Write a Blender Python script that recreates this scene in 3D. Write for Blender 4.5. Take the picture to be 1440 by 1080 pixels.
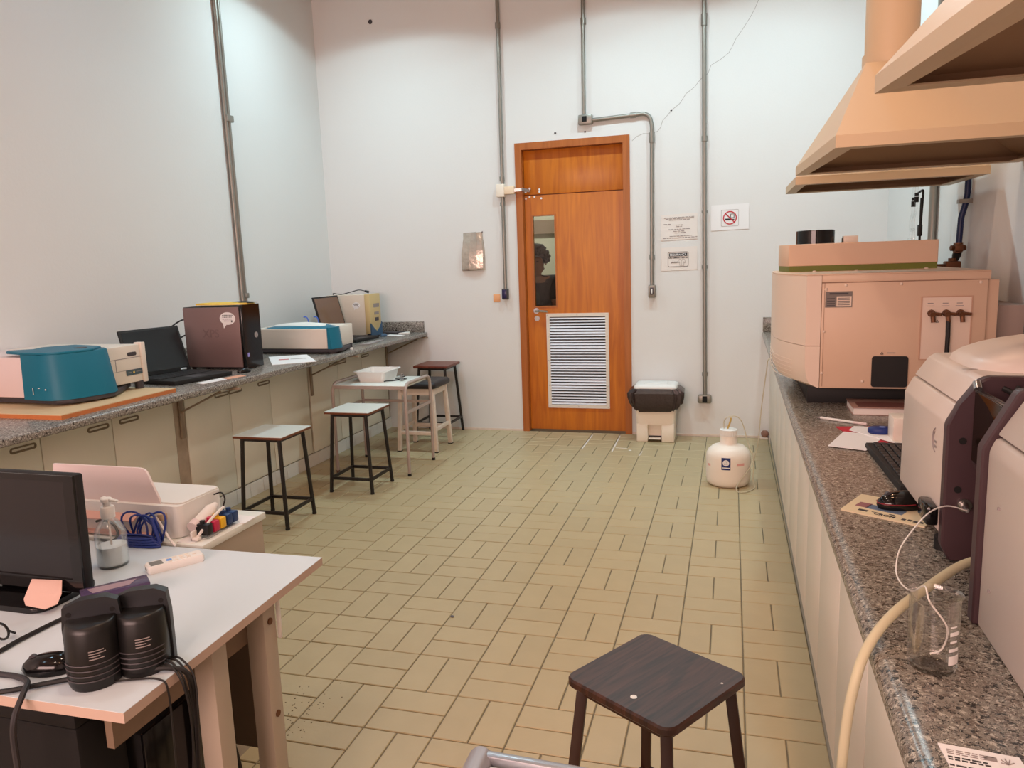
import bpy, bmesh, math, random
from mathutils import Vector, Matrix
from math import radians as R, pi, sin, cos
random.seed(7)
S = bpy.context.scene
for o in list(bpy.data.objects): bpy.data.objects.remove(o)
COL = S.collection

# ------------------------------------------------------------------ camera, world, lights, exposure
cam_d = bpy.data.cameras.new('camera'); cam = bpy.data.objects.new('camera', cam_d); COL.objects.link(cam)
cam_d.lens = 26.676; cam_d.sensor_width = 36; cam_d.clip_start = 0.02
rt, up, fw = Vector((.9600, .2785, -.0340)), Vector((-.0117, .1612, .9869)), Vector((-.2808, .9465, -.1579))
m3 = Matrix((rt, up, -fw)).transposed()
cam.matrix_world = Matrix.Translation((0, 0, 1.535)) @ m3.to_4x4()
S.camera = cam
w = bpy.data.worlds.new('world'); S.world = w; w.use_nodes = True
w.node_tree.nodes['Background'].inputs[0].default_value = (.75, .82, .9, 1)
w.node_tree.nodes['Background'].inputs[1].default_value = .3
S.view_settings.view_transform = 'Standard'; S.view_settings.look = 'None'
S.view_settings.exposure = 0.0; S.view_settings.gamma = 1; S.view_settings.use_curve_mapping = False

XL, XR, D, YF, ZC = -3.726, 1.13, 6.583, -2.6, 3.95      # room: left, right, back, front, ceiling
LAMPS = [(x, y) for y in (5.4, 3.5, 1.6, -.5) for x in (-2.85, -.9, .40 if y > 5 else .30)]
def area(name, loc, rot, sx, sy, power, color, spread=180, shape='RECTANGLE'):
    d = bpy.data.lights.new(name, 'AREA'); d.shape = shape; d.size = sx; d.size_y = sy
    d.energy = power; d.color = color; d.spread = R(spread)
    o = bpy.data.objects.new(name, d); COL.objects.link(o); o.location = loc; o.rotation_euler = rot
    return o
LAMP_W, LAMP_C = 10, (1, .78, .60)
LAMPR_W, LAMPR_C = 7, (1, .57, .32)
LAMPB_W, LAMPB_C = 18, (.66, .92, 1)
SPOT_W, SPOT_C = 24, (.68, .94, 1)
LAMPL_W, LAMPL_C = 5, (.48, .80, 1)
FILL_W, FILL_C = 212, (1, .68, .61)
for x, y in LAMPS:    # cool lamps along the back and left walls, warm white ones over the rest of the room
    pw, co = (LAMPB_W, LAMPB_C) if y > 5 else (LAMPL_W, LAMPL_C) if x < -2 else (LAMPR_W, LAMPR_C) if x > 0 else (LAMP_W, LAMP_C)
    area('downlight_lamp', (x, y, ZC - .014), (0, 0, 0), .18, .18, pw, co, 150, 'DISK')
    if y > 5:         # the reflector of the back lamps: a harder cone that draws the scallops on the wall
        d = bpy.data.lights.new('downlight_reflector', 'SPOT'); d.energy = SPOT_W; d.color = SPOT_C
        d.spot_size = R(147); d.spot_blend = .10; d.shadow_soft_size = .05
        o = bpy.data.objects.new('downlight_reflector', d); COL.objects.link(o); o.location = (x, y, ZC - .02)
# added fill light behind the camera, shaped like a wide window
area('added_fill_light', (-1.6, YF + .03, 1.9), (R(88), 0, 0), 3.2, 1.6, FILL_W, FILL_C)

# ------------------------------------------------------------------ materials
def lin(c):
    f = lambda v: (v / 12.92 if v <= .04045 else ((v + .055) / 1.055) ** 2.4)
    return tuple(f(v / 255) for v in c) + (1,)
def M(name, rgb, rough=.5, metal=0, var=0.0, scale=20, bump=0, bscale=200, trans=0, ior=1.45, coat=0, alpha=None, emit=None, rnd=0, stretch=None):
    m = bpy.data.materials.new(name); m.use_nodes = True; nt = m.node_tree; N = nt.nodes; L = nt.links
    b = N['Principled BSDF']; c = lin(rgb)
    b.inputs['Base Color'].default_value = c; b.inputs['Roughness'].default_value = rough
    b.inputs['Metallic'].default_value = metal; b.inputs['IOR'].default_value = ior
    if trans: b.inputs['Transmission Weight'].default_value = trans
    if coat: b.inputs['Coat Weight'].default_value = coat
    if emit: b.inputs['Emission Color'].default_value = lin(rgb); b.inputs['Emission Strength'].default_value = emit
    if var or bump or rnd:
        tc = N.new('ShaderNodeTexCoord'); vec = tc.outputs['Object']
        if stretch:
            mp = N.new('ShaderNodeMapping'); mp.inputs['Scale'].default_value = stretch
            L.new(vec, mp.inputs[0]); vec = mp.outputs[0]
    src = None
    if var:
        n = N.new('ShaderNodeTexNoise'); n.inputs['Scale'].default_value = scale; n.inputs['Detail'].default_value = 6
        L.new(vec, n.inputs['Vector'])
        mx = N.new('ShaderNodeMix'); mx.data_type = 'RGBA'
        mx.inputs['A'].default_value = tuple(max(0, v * (1 - var)) for v in c[:3]) + (1,)
        mx.inputs['B'].default_value = tuple(min(1, v * (1 + var)) for v in c[:3]) + (1,)
        L.new(n.outputs['Fac'], mx.inputs['Factor']); src = mx.outputs['Result']
    if rnd:
        oi = N.new('ShaderNodeObjectInfo'); hs = N.new('ShaderNodeHueSaturation')
        mr = N.new('ShaderNodeMapRange'); mr.inputs['To Min'].default_value = 1 - rnd; mr.inputs['To Max'].default_value = 1 + rnd
        L.new(oi.outputs['Random'], mr.inputs['Value']); L.new(mr.outputs[0], hs.inputs['Value'])
        if src: L.new(src, hs.inputs['Color'])
        else: hs.inputs['Color'].default_value = c
        src = hs.outputs['Color']
    if src: L.new(src, b.inputs['Base Color'])
    if bump:
        n2 = N.new('ShaderNodeTexNoise'); n2.inputs['Scale'].default_value = bscale; n2.inputs['Detail'].default_value = 3
        L.new(vec, n2.inputs['Vector']); bp = N.new('ShaderNodeBump'); bp.inputs['Strength'].default_value = bump
        bp.inputs['Distance'].default_value = .004
        L.new(n2.outputs['Fac'], bp.inputs['Height']); L.new(bp.outputs[0], b.inputs['Normal'])
    return m
def granite(name, base, dark, light, warm, scale):
    m = M(name, base, .25); nt = m.node_tree; N = nt.nodes; L = nt.links; b = N['Principled BSDF']
    tc = N.new('ShaderNodeTexCoord')
    wn = N.new('ShaderNodeTexNoise'); wn.inputs['Scale'].default_value = scale * .9; wn.inputs['Detail'].default_value = 3
    L.new(tc.outputs['Object'], wn.inputs['Vector'])
    wa = N.new('ShaderNodeMix'); wa.data_type = 'VECTOR'; wa.inputs['Factor'].default_value = .016
    L.new(tc.outputs['Object'], wa.inputs['A']); L.new(wn.outputs['Color'], wa.inputs['B'])
    prev = None
    for i, (sc, lo, hi, col) in enumerate(((scale * .55, .50, .58, warm), (scale * 1.0, .55, .61, light), (scale * .8, .555, .60, dark), (scale * 1.9, .57, .61, dark), (scale * 2.3, .62, .66, light))):
        n = N.new('ShaderNodeTexNoise'); n.inputs['Scale'].default_value = sc; n.inputs['Detail'].default_value = 4; n.inputs['Roughness'].default_value = .6
        of = N.new('ShaderNodeVectorMath'); of.operation = 'ADD'; of.inputs[1].default_value = (3.7 * i, 1.3 * i, 7.1 * i)
        L.new(wa.outputs['Result'], of.inputs[0]); L.new(of.outputs[0], n.inputs['Vector'])
        mr = N.new('ShaderNodeMapRange'); mr.inputs['From Min'].default_value = lo; mr.inputs['From Max'].default_value = hi
        L.new(n.outputs['Fac'], mr.inputs['Value'])
        mx = N.new('ShaderNodeMix'); mx.data_type = 'RGBA'; mx.inputs['B'].default_value = lin(col)
        L.new(mr.outputs[0], mx.inputs['Factor'])
        if prev: L.new(prev, mx.inputs['A'])
        else: mx.inputs['A'].default_value = lin(base)
        prev = mx.outputs['Result']
    L.new(prev, b.inputs['Base Color'])
    return m
def wood(name, a, b_, scale=(1.5, 1.5, 26), rough=.4, dist=3):
    m = M(name, a, rough); nt = m.node_tree; N = nt.nodes; L = nt.links; b = N['Principled BSDF']
    tc = N.new('ShaderNodeTexCoord'); mp = N.new('ShaderNodeMapping'); mp.inputs['Scale'].default_value = scale
    L.new(tc.outputs['Object'], mp.inputs[0])
    n = N.new('ShaderNodeTexNoise'); n.inputs['Scale'].default_value = 2.2; n.inputs['Detail'].default_value = 8; n.inputs['Distortion'].default_value = dist * .3
    L.new(mp.outputs[0], n.inputs['Vector'])
    r = N.new('ShaderNodeValToRGB'); e = r.color_ramp.elements
    e[0].position = .3; e[0].color = lin(a); e[1].position = .72; e[1].color = lin(b_)
    L.new(n.outputs['Fac'], r.inputs[0]); L.new(r.outputs[0], b.inputs['Base Color'])
    return m
m_wall = M('wall_paint', (225, 224, 222), .7, var=.02, scale=1.5, bump=.15, bscale=60)
m_ceil = M('ceiling_paint', (170, 150, 135), .8)
m_grout = M('grout', (128, 121, 102), .9, var=.2, scale=60)
m_tile = M('floor_tile', (184, 167, 131), .38, var=.07, scale=9, bump=.12, bscale=40, rnd=.035)
m_granL = granite('granite_grey', (138, 132, 124), (52, 48, 46), (190, 186, 178), (112, 104, 98), 130)
m_granR = granite('granite_brown', (132, 125, 115), (42, 38, 35), (182, 175, 162), (110, 99, 89), 140)
m_cabL = M('cabinet_laminate', (236, 230, 212), .45, var=.03, scale=4)
m_cabR = M('cabinet_laminate_white', (226, 216, 204), .4, var=.02, scale=4)
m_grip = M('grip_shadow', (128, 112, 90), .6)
m_plinth = M('plinth_tile', (222, 218, 210), .3, var=.06, scale=12, rnd=.04)
m_pillar = M('stained_concrete', (178, 160, 140), .85, var=.35, scale=14)
m_steel = M('steel', (178, 176, 172), .3, 1)
m_conduit = M('galvanised_conduit', (150, 146, 138), .42, .75, var=.12, scale=12)
m_bracket = M('bracket_paint', (150, 132, 112), .5, var=.1, scale=15)
m_doorw = wood('door_veneer', (178, 92, 18), (208, 120, 28), (9, 9, .8), .35)
m_frame = wood('door_frame_wood', (160, 86, 32), (182, 104, 46), (10, 10, .7), .4)
m_white = M('white_plastic', (232, 230, 226), .35)
m_offw = M('offwhite_paint', (226, 216, 204), .38)
m_icp = M('instrument_cream', (216, 184, 158), .42)
m_icp2 = M('instrument_cream_front', (232, 210, 192), .4)
m_hoodin = M('hood_inside_shade', (158, 128, 100), .7)  # cream darkened to brown: the shade inside the hoods, put into the colour
m_hood = M('hood_cream_paint', (206, 182, 150), .5)
m_teal = M('teal_plastic', (0, 106, 132), .5)
m_dkgrey = M('dark_grey_plastic', (66, 62, 66), .5)
m_black = M('black_plastic', (20, 19, 19), .35)
m_matte = M('matte_black', (24, 22, 22), .6)
m_gloss = M('gloss_black', (14, 13, 14), .12)
m_screen = M('dark_screen', (26, 24, 26), .16)
m_screen2 = M('brown_reflecting_screen', (120, 92, 76), .12)
m_purple = M('dark_plum_paint', (66, 46, 50), .45)
m_aas = M('instrument_warm_white', (208, 194, 184), .35)
m_blk_steel = M('black_painted_tube', (30, 26, 24), .4)
m_lam = M('white_laminate', (226, 230, 224), .3)
m_brownw = wood('dark_brown_wood', (34, 20, 15), (80, 50, 38), (26, 2.2, 2), .42, 5)
m_edgeb = M('brown_edge', (110, 62, 38), .45)
m_redw = wood('red_brown_wood', (96, 44, 32), (124, 62, 46), (20, 2, 2), .35)
m_cush = M('black_vinyl', (42, 38, 40), .5, bump=.3, bscale=150)
m_paintw = M('chipped_white_paint', (226, 210, 196), .55, var=.14, scale=24)
m_tubeg = M('grey_tube_paint', (172, 156, 148), .4, var=.06, scale=10)
m_paper = M('paper', (238, 236, 236), .8)
m_paperw = M('paper_warm', (232, 224, 218), .8)
m_ink = M('print_ink', (60, 58, 60), .8)
m_inkl = M('print_ink_light', (150, 140, 138), .8)
m_red = M('print_red', (196, 40, 56), .7)
m_bin = M('bin_plastic', (240, 228, 212), .42)
m_bag = M('black_bag_film', (56, 44, 42), .24, bump=.9, bscale=34)
m_jug = M('milky_plastic', (240, 230, 218), .4)
def thin_glass(name, tint, refl, rough=.03, edge=.35, top=.4):   # thin-walled glass: tinted see-through with a Fresnel-like gloss that grows to the rim
    m = bpy.data.materials.new(name); m.use_nodes = True; nt = m.node_tree; N = nt.nodes; L = nt.links
    N.remove(N['Principled BSDF']); out = N['Material Output']
    tr = N.new('ShaderNodeBsdfTransparent'); tr.inputs[0].default_value = lin(tint)
    gl = N.new('ShaderNodeBsdfGlossy'); gl.inputs['Roughness'].default_value = rough; gl.inputs[0].default_value = (.95, .95, .95, 1)
    lw = N.new('ShaderNodeLayerWeight'); lw.inputs['Blend'].default_value = edge
    mr = N.new('ShaderNodeMapRange'); mr.inputs['To Min'].default_value = refl; mr.inputs['To Max'].default_value = top
    L.new(lw.outputs['Fresnel'], mr.inputs['Value'])
    mx = N.new('ShaderNodeMixShader'); L.new(mr.outputs[0], mx.inputs[0]); L.new(tr.outputs[0], mx.inputs[1]); L.new(gl.outputs[0], mx.inputs[2]); L.new(mx.outputs[0], out.inputs[0])
    return m
m_clear = thin_glass('clear_glass', (253, 253, 252), .03, .05, .3, .45)
m_clearp = thin_glass('clear_plastic', (252, 253, 253), .03, .15, .3, .35)
m_film = M('crinkled_film', (206, 192, 178), .22, .4, var=.3, scale=16, bump=1, bscale=24, trans=.25)
m_pane = thin_glass('door_glass', (226, 230, 224), .015, .02, .15, .3)
m_smoke = M('smoked_acrylic', (90, 66, 50), .05, trans=.9, ior=1.2)
m_blue = M('blue_print', (24, 44, 110), .5)
m_bluec = M('blue_cable', (30, 52, 130), .4)
m_navy = M('navy_pipe_paint', (28, 42, 84), .4)
m_brass = M('worn_brass', (112, 74, 50), .5, .6)
m_olive = M('olive_stripe', (104, 112, 36), .5)
m_yell = M('yellow_card', (232, 196, 84), .6)
m_ply = M('plywood_face', (216, 190, 150), .6, var=.06, scale=20)
m_plyE = M('plywood_edge', (196, 118, 66), .6, var=.15, scale=40)
m_orange = M('orange_plastic', (206, 104, 62), .5)
m_desk = M('desk_white_laminate', (208, 220, 228), .28)
m_deskE = M('desk_edge', (192, 168, 154), .5)
m_deskL = M('desk_leg_laminate', (178, 166, 150), .5)
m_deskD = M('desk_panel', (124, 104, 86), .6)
m_pink = M('pale_pink_plastic', (224, 206, 204), .45)
m_sticky = M('salmon_sticky_note', (216, 180, 168), .7)
m_tower = M('tower_panel', (132, 108, 106), .4, .25)
m_beige = M('beige_panel', (214, 200, 184), .5)
m_tan = M('aged_front_panel', (206, 182, 130), .5)
m_bluegr = M('blue_grey_plastic', (58, 88, 116), .45)
m_copper = M('switch_plate', (240, 176, 128), .5)
m_hose = M('yellowed_hose', (224, 216, 184), .35, trans=.3, ior=1.2)
m_thin = M('thin_clear_tube', (222, 214, 190), .3, trans=.4, ior=1.2)
m_silver = M('silver_trim', (190, 190, 190), .25, .9)
m_skin = M('skin', (142, 100, 80), .55)
m_hair = M('dark_hair', (26, 20, 18), .55, bump=1, bscale=60)
m_shirt = M('charcoal_tshirt', (48, 46, 52), .85, var=.1, scale=40)
m_trouser = M('dark_trousers', (40, 42, 52), .85)
m_lens = M('lamp_lens', (240, 250, 255), .3, emit=1.0)
m_corr = M('corridor_paint', (206, 202, 186), .7, var=.03, scale=2)
m_crack = M('crack_line', (160, 152, 146), .9)
m_key = M('keycap_black', (38, 35, 36), .5)
m_gel = M('gel', (232, 240, 242), .3)
m_mpad = M('mousepad_cream', (212, 198, 166), .7, var=.05, scale=30)
m_mpadb = M('mousepad_blue', (92, 112, 138), .7, var=.2, scale=80)
m_plug = M('dark_hole', (12, 10, 10), .8)
INK = {k: M('ink_' + k, c, .4) for k, c in dict(black=(24, 22, 24), magenta=(196, 40, 80), yellow=(236, 186, 40), cyan=(30, 60, 110)).items()}
# ------------------------------------------------------------------ mesh helpers (all coordinates in world metres)
def smooth(pts, k=6, closed=False):
    pts = [Vector(p) for p in pts]; out = []; n = len(pts)
    rng = range(n if closed else n - 1)
    g = (lambda i: pts[i % n]) if closed else (lambda i: pts[max(0, min(n - 1, i))])
    for i in rng:
        a, b, c, d = g(i - 1), g(i), g(i + 1), g(i + 2)
        for j in range(k):
            t = j / k
            out.append(.5 * ((2 * b) + (c - a) * t + (2 * a - 5 * b + 4 * c - d) * t * t + (3 * b - a - 3 * c + d) * t ** 3))
    if not closed: out.append(pts[-1])
    return out
class B:
    def __init__(s): s.bm = bmesh.new()
    def _bev(s, geom, bev, seg):
        if bev: bmesh.ops.bevel(s.bm, geom=[e for e in {e for f in geom for e in f.edges}], offset=bev, segments=seg, affect='EDGES', profile=.5, clamp_overlap=True)
    def hexa(s, v8, bev=0, seg=2):        # v8: bottom 4 ccw, top 4 ccw
        v = [s.bm.verts.new(p) for p in v8]
        fs = [s.bm.faces.new([v[i] for i in f]) for f in ((3, 2, 1, 0), (4, 5, 6, 7), (0, 1, 5, 4), (1, 2, 6, 5), (2, 3, 7, 6), (3, 0, 4, 7))]
        s._bev(fs, bev, seg); return s
    def box(s, a, b, bev=0, seg=2):
        x0, x1 = sorted((a[0], b[0])); y0, y1 = sorted((a[1], b[1])); z0, z1 = sorted((a[2], b[2]))
        return s.hexa([(x0, y0, z0), (x1, y0, z0), (x1, y1, z0), (x0, y1, z0), (x0, y0, z1), (x1, y0, z1), (x1, y1, z1), (x0, y1, z1)], bev, seg)
    def bar(s, p0, p1, wd, ht, bev=0, upv=(0, 0, 1)):      # rectangular bar from p0 to p1
        p0, p1 = Vector(p0), Vector(p1); d = (p1 - p0).normalized(); u = Vector(upv)
        if abs(d.dot(u)) > .98: u = Vector((0, 1, 0))
        r = d.cross(u).normalized() * wd / 2; u = r.cross(d).normalized() * ht / 2
        return s.hexa([p0 - r - u, p0 + r - u, p1 + r - u, p1 - r - u, p0 - r + u, p0 + r + u, p1 + r + u, p1 - r + u], bev)
    def rings(s, rs, cap=True, closed=False):
        vs = [[s.bm.verts.new(p) for p in r] for r in rs]; n = len(rs[0]); k = len(vs)
        for i in range(k if closed else k - 1):
            a, b = vs[i], vs[(i + 1) % k]
            for j in range(n):
                try: s.bm.faces.new((a[j], a[(j + 1) % n], b[(j + 1) % n], b[j]))
                except ValueError: pass
        if cap and not closed:
            s.bm.faces.new(list(reversed(vs[0]))); s.bm.faces.new(vs[-1])
        return s
    def tube(s, pts, r, n=8, closed=False, cap=True):
        pts = [Vector(p) for p in pts]; k = len(pts); rs = []; u = None
        for i, p in enumerate(pts):
            d = (pts[(i + 1) % k] - pts[i - 1]) if closed else (pts[min(i + 1, k - 1)] - pts[max(i - 1, 0)])
            d.normalize()
            if u is None: u = d.orthogonal().normalized()
            u = (u - d * u.dot(d)); u = u.normalized() if u.length > 1e-6 else d.orthogonal().normalized()
            v = d.cross(u); rr = r[i] if isinstance(r, (list, tuple)) else r
            rs.append([p + (u * cos(2 * pi * j / n) + v * sin(2 * pi * j / n)) * rr for j in range(n)])
        return s.rings(rs, cap, closed)
    def cyl(s, p0, p1, r, r1=None, n=20): return s.tube([p0, p1], [r, r if r1 is None else r1], n)
    def lathe(s, c, prof, n=32, sx=1, sy=1, cap=True):
        return s.rings([[(c[0] + r * sx * cos(2 * pi * j / n), c[1] + r * sy * sin(2 * pi * j / n), c[2] + z) for j in range(n)] for r, z in prof], cap)
    def prism(s, poly, f, a, b, bev=0, seg=1):          # f(u, v, w) -> point; poly extruded from w=a to w=b
        v0 = [s.bm.verts.new(f(u, v, a)) for u, v in poly]; v1 = [s.bm.verts.new(f(u, v, b)) for u, v in poly]; n = len(poly)
        fs = [s.bm.faces.new(list(reversed(v0))), s.bm.faces.new(v1)]
        for j in range(n): fs.append(s.bm.faces.new((v0[j], v0[(j + 1) % n], v1[(j + 1) % n], v1[j])))
        s._bev(fs, bev, seg); return s
    def ball(s, c, rx, ry=None, rz=None, n=16, half=False):
        ry = ry or rx; rz = rz or rx; k = n // 2; rs = []
        for i in range(1, k):
            t = -pi / 2 + pi * i / k
            if half and t < -.01: continue
            rs.append([(c[0] + rx * cos(t) * cos(2 * pi * j / n), c[1] + ry * cos(t) * sin(2 * pi * j / n), c[2] + rz * sin(t)) for j in range(n)])
        return s.rings(rs)
    def quad(s, *p):
        s.bm.faces.new([s.bm.verts.new(q) for q in p]); return s
    def rot(s, ang, c, axis='Z'):
        bmesh.ops.rotate(s.bm, verts=s.bm.verts, cent=c, matrix=Matrix.Rotation(ang, 3, axis)); return s
def wm(o): return (wm(o.parent) @ o.matrix_basis) if o.parent else o.matrix_basis.copy()
def obj(name, b, mat, parent=None, label=None, kind=None, ang=38, flat=False):
    bm = b.bm; bmesh.ops.recalc_face_normals(bm, faces=bm.faces)
    if parent: bm.transform(wm(parent).inverted())
    me = bpy.data.meshes.new(name); bm.to_mesh(me); bm.free()
    if not flat:
        me.polygons.foreach_set('use_smooth', [True] * len(me.polygons)); me.set_sharp_from_angle(angle=R(ang))
    me.materials.append(mat); o = bpy.data.objects.new(name, me); COL.objects.link(o); o.parent = parent
    if label: o['label'] = label
    if kind: o['kind'] = kind
    return o
def tag(o, label, cat, group=None):
    o['label'] = label; o['category'] = cat
    if group: o['group'] = group
    return o
def thing(name, label, cat, loc, rz=0, group=None):
    o = bpy.data.objects.new(name, None); o.empty_display_size = .05; COL.objects.link(o); o.location = loc; o.rotation_euler = (0, 0, rz)
    return tag(o, label, cat, group)
def struct(name, b, mat, parent=None, **k): return obj(name, b, mat, parent, kind='structure', **k)
def dup(o, parent=None, loc=None, rz=None, label=None):
    c = o.copy(); COL.objects.link(c); c.parent = parent
    if loc is not None: c.location = loc
    if rz is not None: c.rotation_euler = (0, 0, rz)
    if label: c['label'] = label
    for ch in list(o.children): dup(ch, c)
    return c
def text(name, s, size, org, xd, yd, mat, parent, align='CENTER', shear=0, thick=.0004, bold=0):
    cu = bpy.data.curves.new(name, 'FONT'); cu.body = s; cu.size = size; cu.align_x = align; cu.align_y = 'CENTER'; cu.shear = shear
    cu.extrude = thick; cu.offset = bold; cu.resolution_u = 3
    t = bpy.data.objects.new(name, cu); COL.objects.link(t)
    dg = bpy.context.evaluated_depsgraph_get(); me = bpy.data.meshes.new_from_object(t.evaluated_get(dg))
    bpy.data.objects.remove(t); bpy.data.curves.remove(cu)
    x = Vector(xd).normalized(); z = x.cross(Vector(yd)).normalized(); y = z.cross(x)
    mt = Matrix((x, y, z)).transposed().to_4x4(); mt.translation = Vector(org) + z * thick
    me.transform((wm(parent).inverted() if parent else Matrix()) @ mt)
    me.materials.clear(); me.materials.append(mat)
    o = bpy.data.objects.new(name, me); COL.objects.link(o); o.parent = parent; return o
def plate(b, org, xd, yd, wd, ht, t=.0008, x0=0, y0=0):   # thin slab lying in the plane (xd, yd), raised by t
    o = Vector(org); x = Vector(xd).normalized(); z = x.cross(Vector(yd)).normalized(); y = z.cross(x)
    p = lambda u, v, q: o + x * (x0 + u) + y * (y0 + v) + z * q
    b.hexa([p(-wd / 2, -ht / 2, 0), p(wd / 2, -ht / 2, 0), p(wd / 2, ht / 2, 0), p(-wd / 2, ht / 2, 0),
            p(-wd / 2, -ht / 2, t), p(wd / 2, -ht / 2, t), p(wd / 2, ht / 2, t), p(-wd / 2, ht / 2, t)]); return b
def disc(b, org, xd, yd, r, t=.001, rin=0, n=32, sy=1, x0=0, y0=0):
    o = Vector(org); x = Vector(xd).normalized(); z = x.cross(Vector(yd)).normalized(); y = z.cross(x)
    c = lambda a, q, h: o + x * (x0 + q * cos(a)) + y * (y0 + q * sy * sin(a)) + z * h
    A = [2 * pi * j / n for j in range(n)]
    if rin: b.rings([[c(a, r, 0) for a in A], [c(a, r, t) for a in A], [c(a, rin, t) for a in A], [c(a, rin, 0) for a in A]], closed=True)
    else: b.rings([[c(a, r, 0) for a in A], [c(a, r, t) for a in A]])
    return b
XY = lambda u, v, q: (u, v, q)
XZ = lambda u, v, q: (u, q, v)
YZ = lambda u, v, q: (q, u, v)
def rrect(x0, x1, y0, y1, r, n=5):
    out = []
    for cx, cy, a0 in ((x1 - r, y1 - r, 0), (x0 + r, y1 - r, 90), (x0 + r, y0 + r, 180), (x1 - r, y0 + r, 270)):
        out += [(cx + r * cos(R(a0 + 90 * i / n)), cy + r * sin(R(a0 + 90 * i / n))) for i in range(n + 1)]
    return out

# ------------------------------------------------------------------ room shell
floor = struct('floor', B().box((XL - .2, YF - .2, -.12), (XR + .2, D, -.005)), m_grout)
struct('ceiling', B().box((XL - .2, YF - .2, ZC), (XR + .2, D + .2, ZC + .1)), m_ceil)
struct('wall_left', B().box((XL - .2, YF - .2, -.1), (XL, D + .2, ZC)), m_wall)
struct('wall_right', B().box((XR, YF - .2, -.1), (XR + .2, D + .2, ZC)), m_wall)
struct('wall_front', B().box((XL, YF - .2, -.1), (XR, YF, ZC)), m_wall)
DX0, DX1, DZ = -1.852, -.856, 2.552
wb = B(); wb.box((XL, D, -.1), (DX0, D + .16, ZC)); wb.box((DX1, D, -.1), (XR, D + .16, ZC)); wb.box((DX0, D, DZ), (DX1, D + .16, ZC))
wall_back = struct('wall_back', wb, m_wall)
# crack in the plaster and old anchor holes
cr = [(.16, 3.50), (.15, 3.479), (.125, 3.42), (.089, 3.357), (.03, 3.27), (-.016, 3.211), (-.045, 3.15), (-.069, 3.111), (-.13, 3.07), (-.204, 3.033), (-.225, 2.975), (-.286, 2.933), (-.33, 2.88), (-.398, 2.834), (-.45, 2.76), (-.511, 2.717), (-.545, 2.68), (-.585, 2.64), (-.60, 2.59), (-.626, 2.559), (-.69, 2.545), (-.742, 2.551), (-.80, 2.53), (-.835, 2.50)]
b = B()
for i in range(len(cr) - 1): b.bar((cr[i][0], D - .0004, cr[i][1]), (cr[i + 1][0], D - .0004, cr[i + 1][1]), .003, .0012, upv=(0, 1, 0))
obj('crack', b, m_crack, wall_back)
for x, z, r in ((-3.152, 3.698, .02), (-1.488, 2.612, .009), (-1.23, 2.603, .008), (-2.178, 1.815, .005), (-.515, 2.715, .008)):
    obj('anchor_hole', disc(B(), (x, D - .002, z), (1, 0, 0), (0, 0, 1), r, .002, n=12), m_dkgrey, wall_back)
struct('baseboard_back', B().box((-2.78, D - .006, 0), (DX0 - .002, D, .018)).box((DX1 + .002, D - .006, 0), (.28, D, .018)), m_paintw)

# floor tiles: basket weave, blocks of two 240 x 116 tiles
def tile_mesh(w_, l_):
    b = B(); x, y, c = w_ / 2, l_ / 2, .0022
    b.rings([[(-x, -y, -.012), (x, -y, -.012), (x, y, -.012), (-x, y, -.012)], [(-x, -y, -c), (x, -y, -c), (x, y, -c), (-x, y, -c)],
             [(-x + c, -y + c, 0), (x - c, -y + c, 0), (x - c, y - c, 0), (-x + c, y - c, 0)]])
    bmesh.ops.recalc_face_normals(b.bm, faces=b.bm.faces); me = bpy.data.meshes.new('tile'); b.bm.to_mesh(me); b.bm.free(); me.materials.append(m_tile); return me
Tb, gx, gy, ga = .248, -.947, 3.345, .0042
tm = tile_mesh(.119, .243)
spots = []
for i in range(-10, 6):
    for k in range(-16, 14):
        for h in (0, 1):
            vert = (i + k) % 2 != 0
            u = (i + (.25 + .5 * h if vert else .5)) * Tb; v = (k + (.5 if vert else .25 + .5 * h)) * Tb
            x = gx + u * cos(ga) - v * sin(ga); y = gy + u * sin(ga) + v * cos(ga)
            hx, hy = (.0595, .1215) if vert else (.1215, .0595)
            spots.append((x, y, hx, hy, vert))
def in_view(x, y):
    d = Vector((x, y, -1.535)); z = d.dot(fw)
    if z < .3: return False
    px = 720 + 1067 * d.dot(rt) / z; py = 540 - 1067 * d.dot(up) / z
    return -20 < px < 1450 and py < 1100
single, rest = [], []
for s_ in spots:
    x, y, hx, hy, vert = s_
    inside = x - hx > -3.17 and x + hx < .30 and y + hy < D - .002
    vis = inside and in_view(x, y) and not (x < -1.15 and y < 2.0) and not (x > -.4 and x < .2 and y < 1.05)
    if vis: single.append(s_)
    elif x + hx > -3.2 and x - hx < .31 and y - hy < D and y > YF: rest.append(s_)
single.sort(key=lambda q: q[0] ** 2 + q[1] ** 2); rest += single[300:]; single = single[:300]
for x, y, hx, hy, vert in single:
    o = bpy.data.objects.new('tile', tm); COL.objects.link(o); o.parent = floor
    o.location = (x, y, random.uniform(-.0007, .0004)); o.rotation_euler = (random.uniform(-.002, .002), random.uniform(-.002, .002), ga + (0 if vert else pi / 2) + random.choice((0, pi)))
b = B()
for x, y, hx, hy, vert in rest:
    x0, x1, y0, y1 = max(x - hx, -3.2), min(x + hx, .31), y - hy, min(y + hy, D - .001)
    if x1 - x0 < .01 or y1 - y0 < .01: continue
    c = .0022
    b.rings([[(x0, y0, -.012), (x1, y0, -.012), (x1, y1, -.012), (x0, y1, -.012)], [(x0, y0, -c), (x1, y0, -c), (x1, y1, -c), (x0, y1, -c)],
             [(x0 + c, y0 + c, 0), (x1 - c, y0 + c, 0), (x1 - c, y1 - c, 0), (x0 + c, y1 - c, 0)]])
obj('tile_field', b, m_tile, floor, kind='stuff', flat=True)
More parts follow.
